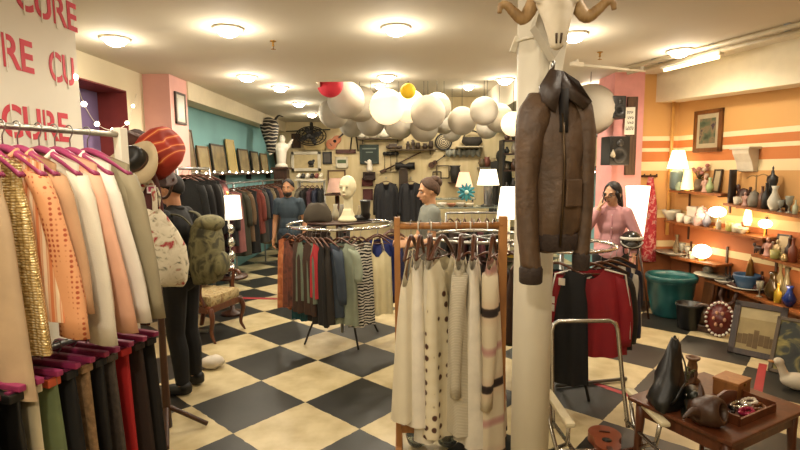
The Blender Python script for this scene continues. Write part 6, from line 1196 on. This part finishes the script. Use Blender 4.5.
# ------------------------------------------------------------------ along the foot of the orange wall
pz = onz(671, 318, 0); pc = V((3.22, 5.95, 0))
pc = V((onz(670, 300, .3).x, 5.95, 0)); pc.x = at(670, 300, 5.95).x
t = thing('planter', 'large empty teal glazed plant pot on the floor by the orange wall', 'plant pot', pc); mb = MB(); mb.lathe([(.19, 0), (.2, .02), (.25, .26), (.265, .43), (.285, .44), (.29, .48), (.28, .5), (.25, .495), (.245, .44), (.19, .06), (.001, .05)], n=40); mb.build('pot', pat('noise', ['0e3638', '225a5a', '164648'], 4, .3, vec=(1, 1, .4), pos=[.3, .5, .7]), t); mb = MB(); mb.tube([(.266*math.cos(a), .266*math.sin(a), .43) for a in [2*PI*k/40 for k in range(40)]], .01, 8, loop=True); mb.build('rim_band', mat('175052', .3), t)
bp_ = at(689, 318, 5.42); t = thing('bucket', 'black plastic bucket next to the teal plant pot', 'bucket', (bp_.x, 5.42, 0)); mb = MB(); mb.lathe([(.105, 0), (.11, .01), (.135, .26), (.145, .265), (.145, .285), (.13, .285), (.1, .03), (.001, .02)], n=28); mb.build('pail', mat('0f0e0d', .35), t); mb = MB(); mb.tube([(.14*math.cos(a), .02+.03*math.sin(a), .27-.05*math.sin(a)) for a in [PI*k/14 for k in range(15)]], .004, 6); mb.build('handle', STEEL, t)
c = at(705, 335, 5.25); c.z = 0; t = thing('wall_clock', 'round dark wooden clock case leaning by the black bucket', 'clock', (c.x, 5.3, .0)); t.rotation_euler = (R(-10), 0, WZR+R(25)); mb = MB(); mb.lathe([(.13, 0), (.14, .03), (.11, .05), (.1, .03), (.001, .03)], (0, 0, .17), rot=rot3('X', R(90)), n=28); mb.box((0, -.01, .03), (.2, .05, .06), None, .01); mb.build('case', mat('3a2416', .4), t); mb = MB(); mb.lathe([(.1, 0), (.001, .002)], (0, -.033, .17), rot=rot3('X', R(90)), n=28); mb.build('dial', mat('5a4430', .4), t)
c = at(719, 337, 5.1); t = thing('oval_plaque', 'oval dark red plaque edged with white dots leaning at the wall', 'plaque', (c.x, 5.12, 0)); t.rotation_euler = (R(-12), 0, WZR+R(35)); mb = MB(); mb.lathe([(.13, 0), (.135, .015), (.001, .03)], (0, 0, .19), rot=rot3('X', R(90)), n=32, sy=1.42); mb.build('panel', mat('5a1c16', .35, var=.3), t); mb = MB(); [mb.ball((.122*math.cos(a), -.02, .19+.174*math.sin(a)), .015, 8, 6) for a in [2*PI*k/22 for k in range(22)]]; mb.build('white_dots', mat('cfc8b8', .4), t); mb = MB(); [mb.ball((.05*math.cos(a), -.032, .19+.07*math.sin(a)), (.016, .006, .022), 8, 6) for a in [2*PI*k/6 for k in range(6)]]; mb.build('motif', mat('a87a5c', .5), t)
for px, h, lb in ((698, .52, 'tall plain wooden board leaning behind the clock case'), (712, .5, 'dark plank leaning behind the oval plaque')):
    c = at(px, 330, 5.72); mb = MB(); mb.box((0, 0, h/2), (.14 if px == 698 else .09, .025, h), None, .004); o = mb.build('leaning_board', wood('6a4426', '4a2c16') if px == 698 else DARKW, None, (c.x+(.02 if px == 698 else .0), 5.66, 0), (R(-8), 0, WZR)); tag(o, lb, 'board')
c = at(724, 302, 5.35); t = thing('ring_wreath', 'brown ring shaped wreath leaning above the oval plaque', 'wreath', (c.x, 5.38, 0)); t.rotation_euler = (R(-14), 0, WZR+R(10)); mb = MB(); mb.tube([(.085*math.cos(a), .008*math.sin(7*a), .40+.12*math.sin(a)) for a in [2*PI*k/30 for k in range(30)]], .022, 8, loop=True); mb.build('ring', mat('3e2214', .6, bump=.5), t); mb = MB(); mb.box((0, .01, .15), (.05, .02, .3)); mb.build('stand', mat('3e2214', .6), t)
def floor_picture(label, bl_, br_, tl_, fr, pic, h, fw=.05):
    a, b_ = onz(*bl_), onz(*br_); w = (b_-a).length; rz = math.atan2((b_-a).y, (b_-a).x); mid = (a+b_)/2
    return picture('painting', label, mid, w, h, rz, R(-20), fr, pic, fw, .035, None, 'painting')
town = pat('cells', ['7a6644', 'a08c5c', '5c4a30', 'b09c6c', '8a7048'], 9, .7, pos=[.1, .3, .5, .7, .9])
a, b_ = onz(735, 355), onz(770, 368)
pt = picture('painting', 'brown framed painting of a pale townscape leaning on the floor', (a+b_)/2+V((.08, .1, 0)), .42, .52, R(-46), R(-26), wood('3a2616', '22140c', 8, .4), mat('8c7a50', .7, var=.15), .055, .035, None, 'painting')
mb = MB(); rn = random.Random(4)
for k in range(7): mb.box((-.13+.043*k, -.0035, .15+.02*rn.random()), (.04, .012, .08+.12*rn.random()), None, 0)
mb.build('painted_houses', mat('5e4a2c', .8, var=.2), pt); mb = MB(); mb.box((0, -.0025, .41), (.3, .01, .1)); mb.build('painted_sky', mat('a0906a', .8), pt)
a = onz(786, 381); picture('painting', 'dark flower painting leaning beside the townscape painting', a+V((.12, .08, 0)), .36, .5, R(-50), R(-26), mat('4a3a24', .5), pat('noise', ['10120c', '22261a', '6e6430', '8a7c3c', '1a1a12'], 7, .6, dist=1, pos=[.3, .48, .58, .66, .75]), .03, .03, None, 'painting')
c = onz(796, 390); t = thing('duck_ornament', 'white plaster duck at the right edge on the floor', 'ornament', (c.x+.02, c.y, 0), R(150)); mb = MB(); mb.ball((0, 0, .07), (.13, .075, .07)); mb.capsule((.09, 0, .09), (.13, 0, .19), .035, .028); mb.ball((.14, 0, .21), (.04, .035, .035)); mb.capsule((-.1, 0, .09), (-.18, 0, .13), .035, .015); mb.build('body', mat('bdb29c', .6), t, voxel=.01, iters=2); mb = MB(); mb.ball((.185, 0, .205), (.03, .018, .01)); mb.build('bill', mat('a06a30', .5), t)
# ------------------------------------------------------------------ low table with curios
TC = [onz(660, 394, .5), onz(693, 447, .5), onz(776, 411, .5)]
ta = math.atan2((TC[2]-TC[1]).y, (TC[2]-TC[1]).x); tl_ = (TC[2]-TC[1]).length; td_ = (TC[0]-TC[1]).length
tc = (TC[0]+TC[2])/2
t = thing('low_table', 'reddish wooden low table covered with curios at the bottom right', 'table', (tc.x, tc.y, 0), ta)
def TL(u, v, z=.5): return V((tc.x, tc.y, 0)) + rotz(ta) @ V((u*tl_/2, v*td_/2, z))
mb = MB(); mb.box((0, 0, .49), (tl_, td_, .022), None, .006); mb.build('table_top', REDW, t)
mb = MB()
for y in (-1, 1): mb.box((0, y*(td_/2-.05), .44), (tl_-.1, .02, .08))
for x in (-1, 1): mb.box((x*(tl_/2-.05), 0, .44), (.02, td_-.1, .08))
mb.build('apron', REDW, t)
for x in (-1, 1):
    for y in (-1, 1): mb = MB(); mb.tube([(x*(tl_/2-.05), y*(td_/2-.05), .48), (x*(tl_/2-.05), y*(td_/2-.05), .36), (x*(tl_/2-.035), y*(td_/2-.035), 0)], [.026, .024, .013], 8); mb.build('leg', REDW, t)
TZ = .502
def tpix(px, py): p = onz(px, py, TZ); return V((p.x, p.y, TZ))
def tbox(name, label, cat, px, py, sx, sy, sz, m, rz=0, lid=None):
    p = tpix(px, py); t = thing(name, label, cat, p, rz); mb = MB(); mb.box((0, 0, sz*.42), (sx, sy, sz*.84), None, .004); mb.build('body', m, t); mb = MB(); mb.box((0, 0, sz*.92), (sx*1.04, sy*1.04, sz*.16), None, .004); mb.build('lid', lid or m, t); mb = MB(); mb.box((0, -sy*.53, sz*.8), (sx*.1, .006, sz*.16)); mb.build('clasp', BRASS, t)
tbox('wooden_box', 'light brown wooden box with lid on the low table', 'box', 731, 394, .15, .13, .10, wood('8a5a2c', '6e421c', 5), ta+R(5), wood('a06c38', '84542a', 5))
mb = MB(); mb.box((0, 0, .006), (.1, .08, .012), None, .003); mb.m = 1; mb.box((0, 0, .0125), (.03, .03, .002)); o = mb.build('wooden_tile', [wood('8c5c32', '70441f'), mat('4a2c18', .6)], None, tpix(702, 404), (0, 0, ta)); tag(o, 'flat square wooden tile with a dark mark on the low table', 'tile')
p = tpix(741, 412); t = thing('jewellery_tray', 'wooden tray with raised back full of sparkling jewellery on the low table', 'tray', p, ta); mb = MB(); mb.box((0, 0, .006), (.33, .16, .012), None, .003)
mb.box((0, -.08, .02), (.33, .01, .04)); mb.box((-.165, 0, .025), (.01, .16, .05)); mb.box((.165, 0, .025), (.01, .16, .05)); mb.build('tray', REDW, t); mb = MB(); mb.smooth = False; pts = [(-.165, 0), (-.165, .06), (-.12, .055), (-.05, .075), (0, .085), (.05, .075), (.12, .055), (.165, .06), (.165, 0)]; mb.rings([[V((x, y, z)) for x, z in pts] for y in (.078, .09)]); mb.build('back_rail', REDW, t)
rn = random.Random(9)
def bead_string(label, cx, cy, r, col, metal, name='necklace'):
    mb = MB()
    for k in range(26):
        a = 2*PI*k/26; mb.ball((cx+r*math.cos(a)*(1+.25*math.sin(3*a)), cy+r*.55*math.sin(a), .022+.008*rn.random()), .0085+.003*rn.random(), 8, 6)
    o = mb.build(name, mat(col, .12, metal), None, p, (0, 0, ta)); tag(o, label, 'necklace')
bead_string('necklace of black beads at the left in the jewellery tray', -.09, .02, .045, '18161a', .2); bead_string('necklace of silver beads in the middle of the jewellery tray', .02, .02, .05, 'c9c4bc', 1); bead_string('necklace of pearl beads at the right in the jewellery tray', .11, .015, .045, 'd0c4b0', .3); bead_string('necklace of crimson beads at the front in the jewellery tray', -.02, -.04, .045, '8a1c3a', .3); bead_string('necklace of brown beads at the front right in the jewellery tray', .08, -.045, .04, '5a3418', .2)
# hollow carved fish shaped vessel
p = tpix(706, 424); t = thing('carved_vessel', 'dark brown carved hollow vessel with pointed corners at the front of the low table', 'carving', p, ta+R(10)); mb = MB(); mb.lathe([(.055, -.07), (.075, -.03), (.078, .04), (.06, .075), (.042, .075), (.05, .04), (.05, -.02), (.001, -.03)], (0, 0, .07), rot=rot3('X', R(75)), n=20); mb.tube(curve_pts([(-.06, .02, .07), (-.1, .03, .085), (-.15, .05, .06)]), [.03-.0015*i for i in range(17)], 8); mb.tube(curve_pts([(.0, .03, .13), (.02, .04, .165), (.03, .05, .19)]), [.02-.001*i for i in range(17)], 8); mb.capsule((.05, .02, .05), (.09, .03, .01), .025, .015); mb.build('carving', mat('3c2414', .4, bump=.2), t)
# black boot and bronze animal
t = thing('leather_bag', 'black slumped leather bag rising to a point on the left of the low table', 'bag', TL(-.66, .45), ta+R(20)); BL = mat('13120f', .4, var=.2, bump=.3, bscale=20); mb = MB(); rr = []
for i, (z, rx, ry, x) in enumerate(((.0, .13, .075, -.01), (.02, .145, .085, -.01), (.07, .135, .08, .0), (.13, .11, .068, .02), (.19, .085, .055, .045), (.25, .062, .042, .07), (.30, .042, .03, .09), (.335, .022, .018, .105))):
    rr.append([V((x+rx*math.cos(a)*(1+.06*math.sin(4*a+i*1.4)), ry*math.sin(a)*(1+.14*math.sin(5*a-i*1.9)), z+.012*math.sin(3*a+i))) for a in [2*PI*k/32 for k in range(32)]])
mb.rings(rr); mb.build('bag_body', BL, t); mb = MB(); mb.tube(curve_pts([(-.12, -.05, .05), (-.16, -.08, .1), (-.1, -.1, .16), (-.02, -.085, .12), (.06, -.07, .2), (.1, -.02, .3)]), .009, 8, flat=.5); mb.build('strap', BL, t); mb = MB(); mb.ball((-.03, -.1, .085), .009); mb.build('stud', mat('d8d4c8', .2, 1), t)
t = thing('bronze_animal', 'dark bronze crouching animal on a plinth before the black boot', 'figurine', TL(-.5, .08), ta+R(35)); BZ = mat('24241c', .4, .5, var=.3); mb = MB(); mb.ball((0, 0, .075), (.1, .04, .042)); mb.capsule((-.08, 0, .09), (-.12, 0, .12), .03, .028); mb.ball((-.14, 0, .125), (.035, .028, .028))
for x in (-.07, .07):
    for y in (-.025, .025): mb.capsule((x, y, .06), (x-.02, y, .018), .02, .012)
mb.capsule((.09, 0, .08), (.16, 0, .05), .014, .008); mb.build('body', BZ, t, voxel=.006, iters=2); mb = MB(); mb.box((0, 0, .008), (.27, .11, .016), None, .004); mb.build('plinth', BZ, t)
p = TL(-.02, .72); t = thing('planter_tray', 'long boat shaped dish with twigs and greenery at the back of the low table', 'dish', p, ta+R(6)); mb = MB(); rr = []
for x, w, z in ((-.17, .006, .055), (-.15, .03, .04), (-.06, .05, .01), (.06, .05, .01), (.15, .03, .04), (.17, .006, .055)): rr.append([V((x, w*math.cos(a), z+.02+.02*math.sin(a))) for a in [2*PI*k/12 for k in range(12)]])
mb.rings(rr); mb.build('boat_dish', DARKW, t); mb = MB(); rn = random.Random(3)
for k in range(16):
    a = V((rn.uniform(-.14, .14), rn.uniform(-.03, .03), .045)); b2 = a+V((rn.uniform(-.07, .07), rn.uniform(-.03, .03), rn.uniform(.02, .06))); mb.tube([a, (a+b2)/2+V((0, 0, .01)), b2], .003, 5); mb.ball(b2, (.014, .006, .006), 6, 5, rotz(rn.uniform(0, 3)))
mb.build('twigs', mat('4c4a26', .8, var=.3), t)
p = onz(727, 371, .5); p = TL(.40, .80); t = thing('candlestick', 'turned wooden candlestick standing at the back of the low table', 'candlestick', p); mb = MB(); mb.lathe([(.045, 0), (.047, .015), (.03, .03), (.026, .05), (.028, .10), (.022, .13), (.038, .145), (.04, .155), (.026, .155), (.02, .14), (.001, .14)], n=20); mb.build('turned_stem', wood('6e4a28', '4a2e16', 8), t)
# ------------------------------------------------------------------ lawn chair, ukulele, cane
ALU = mat('b4b0a8', .25, 1, var=.06); PLAST = mat('c4b794', .5, var=.05)
bt = at(587, 321, 2.95); bw_ = .2; CHY = 2.75; t = thing('lawn_chair', 'folding aluminium lawn chair frame with cream plastic armrests', 'chair', (bt.x-.015, CHY, 0)); zt_ = bt.z
mb = MB(); L_, Rr = -bw_, bw_
mb.tube(curve_pts([(L_-.02, .05, .26), (L_-.012, .12, .5), (L_, .19, zt_-.06)], 4)+[V((L_+.012, .198, zt_-.018)), V((L_+.045, .2, zt_))]+[V((Rr-.045, .2, zt_)), V((Rr-.012, .198, zt_-.018))]+curve_pts([(Rr, .19, zt_-.06), (Rr+.012, .12, .5), (Rr+.02, .05, .26)], 4), .0125, 10); mb.build('back_frame', ALU, t)
mb = MB(); mb.tube([(L_-.02, .08, .29), (L_-.02, -.40, .33), (L_, -.44, .33), (Rr, -.44, .33), (Rr+.02, -.40, .33), (Rr+.02, .08, .29)], .0115, 10); mb.build('seat_frame', ALU, t)
for s in (-1, 1):
    mb = MB(); mb.tube([(s*(bw_+.04), -.26, .45), (s*(bw_+.035), -.24, .33), (s*(bw_+.03), .22, 0)], .0115, 10); mb.build('leg', ALU, t)
    mb = MB(); mb.tube([(s*(bw_+.045), .1, .45), (s*(bw_+.045), .04, .3), (s*(bw_+.04), -.38, 0)], .0115, 10); mb.build('leg', ALU, t)
    mb = MB(); mb.box((s*(bw_+.045), -.1, .465), (.052, .42, .026), None, .011); mb.build('armrest', PLAST, t)
mb = MB(); mb.cyl((L_-.05, .22, .02), (Rr+.05, .22, .02), .011); mb.build('rear_crossbar', ALU, t); mb = MB(); mb.cyl((L_-.05, -.38, .02), (Rr+.05, -.38, .02), .011); mb.build('front_crossbar', ALU, t)
c = onz(606, 440, .05); guitar('ukulele', 'small reddish wooden guitar body lying on the floor by the lawn chair', (c.x, c.y-.0, .035), .66, 0, mat('7a3c20', .35), mat('4a2414', .4), flat=(R(-90), 0, R(166)))
a, b_ = onz(556, 386, .02), onz(621, 379, .02); mb = MB(); mb.cyl(a, b_, .014, n=10); mb.cyl(b_, b_+(b_-a)*.08, .017, n=10); tag(mb.build('walking_cane', mat('5a5650', .4)), 'grey cane lying on the floor behind the lawn chair', 'cane')
# ------------------------------------------------------------------ world and view
w = bpy.data.worlds.new('world'); SC.world = w; w.use_nodes = True; w.node_tree.nodes['Background'].inputs[0].default_value = (.9, .72, .5, 1); w.node_tree.nodes['Background'].inputs[1].default_value = .05
SC.view_settings.view_transform = 'Standard'; SC.view_settings.look = 'None'; SC.view_settings.gamma = 1; SC.view_settings.use_curve_mapping = False
SC.view_settings.exposure = 0.1
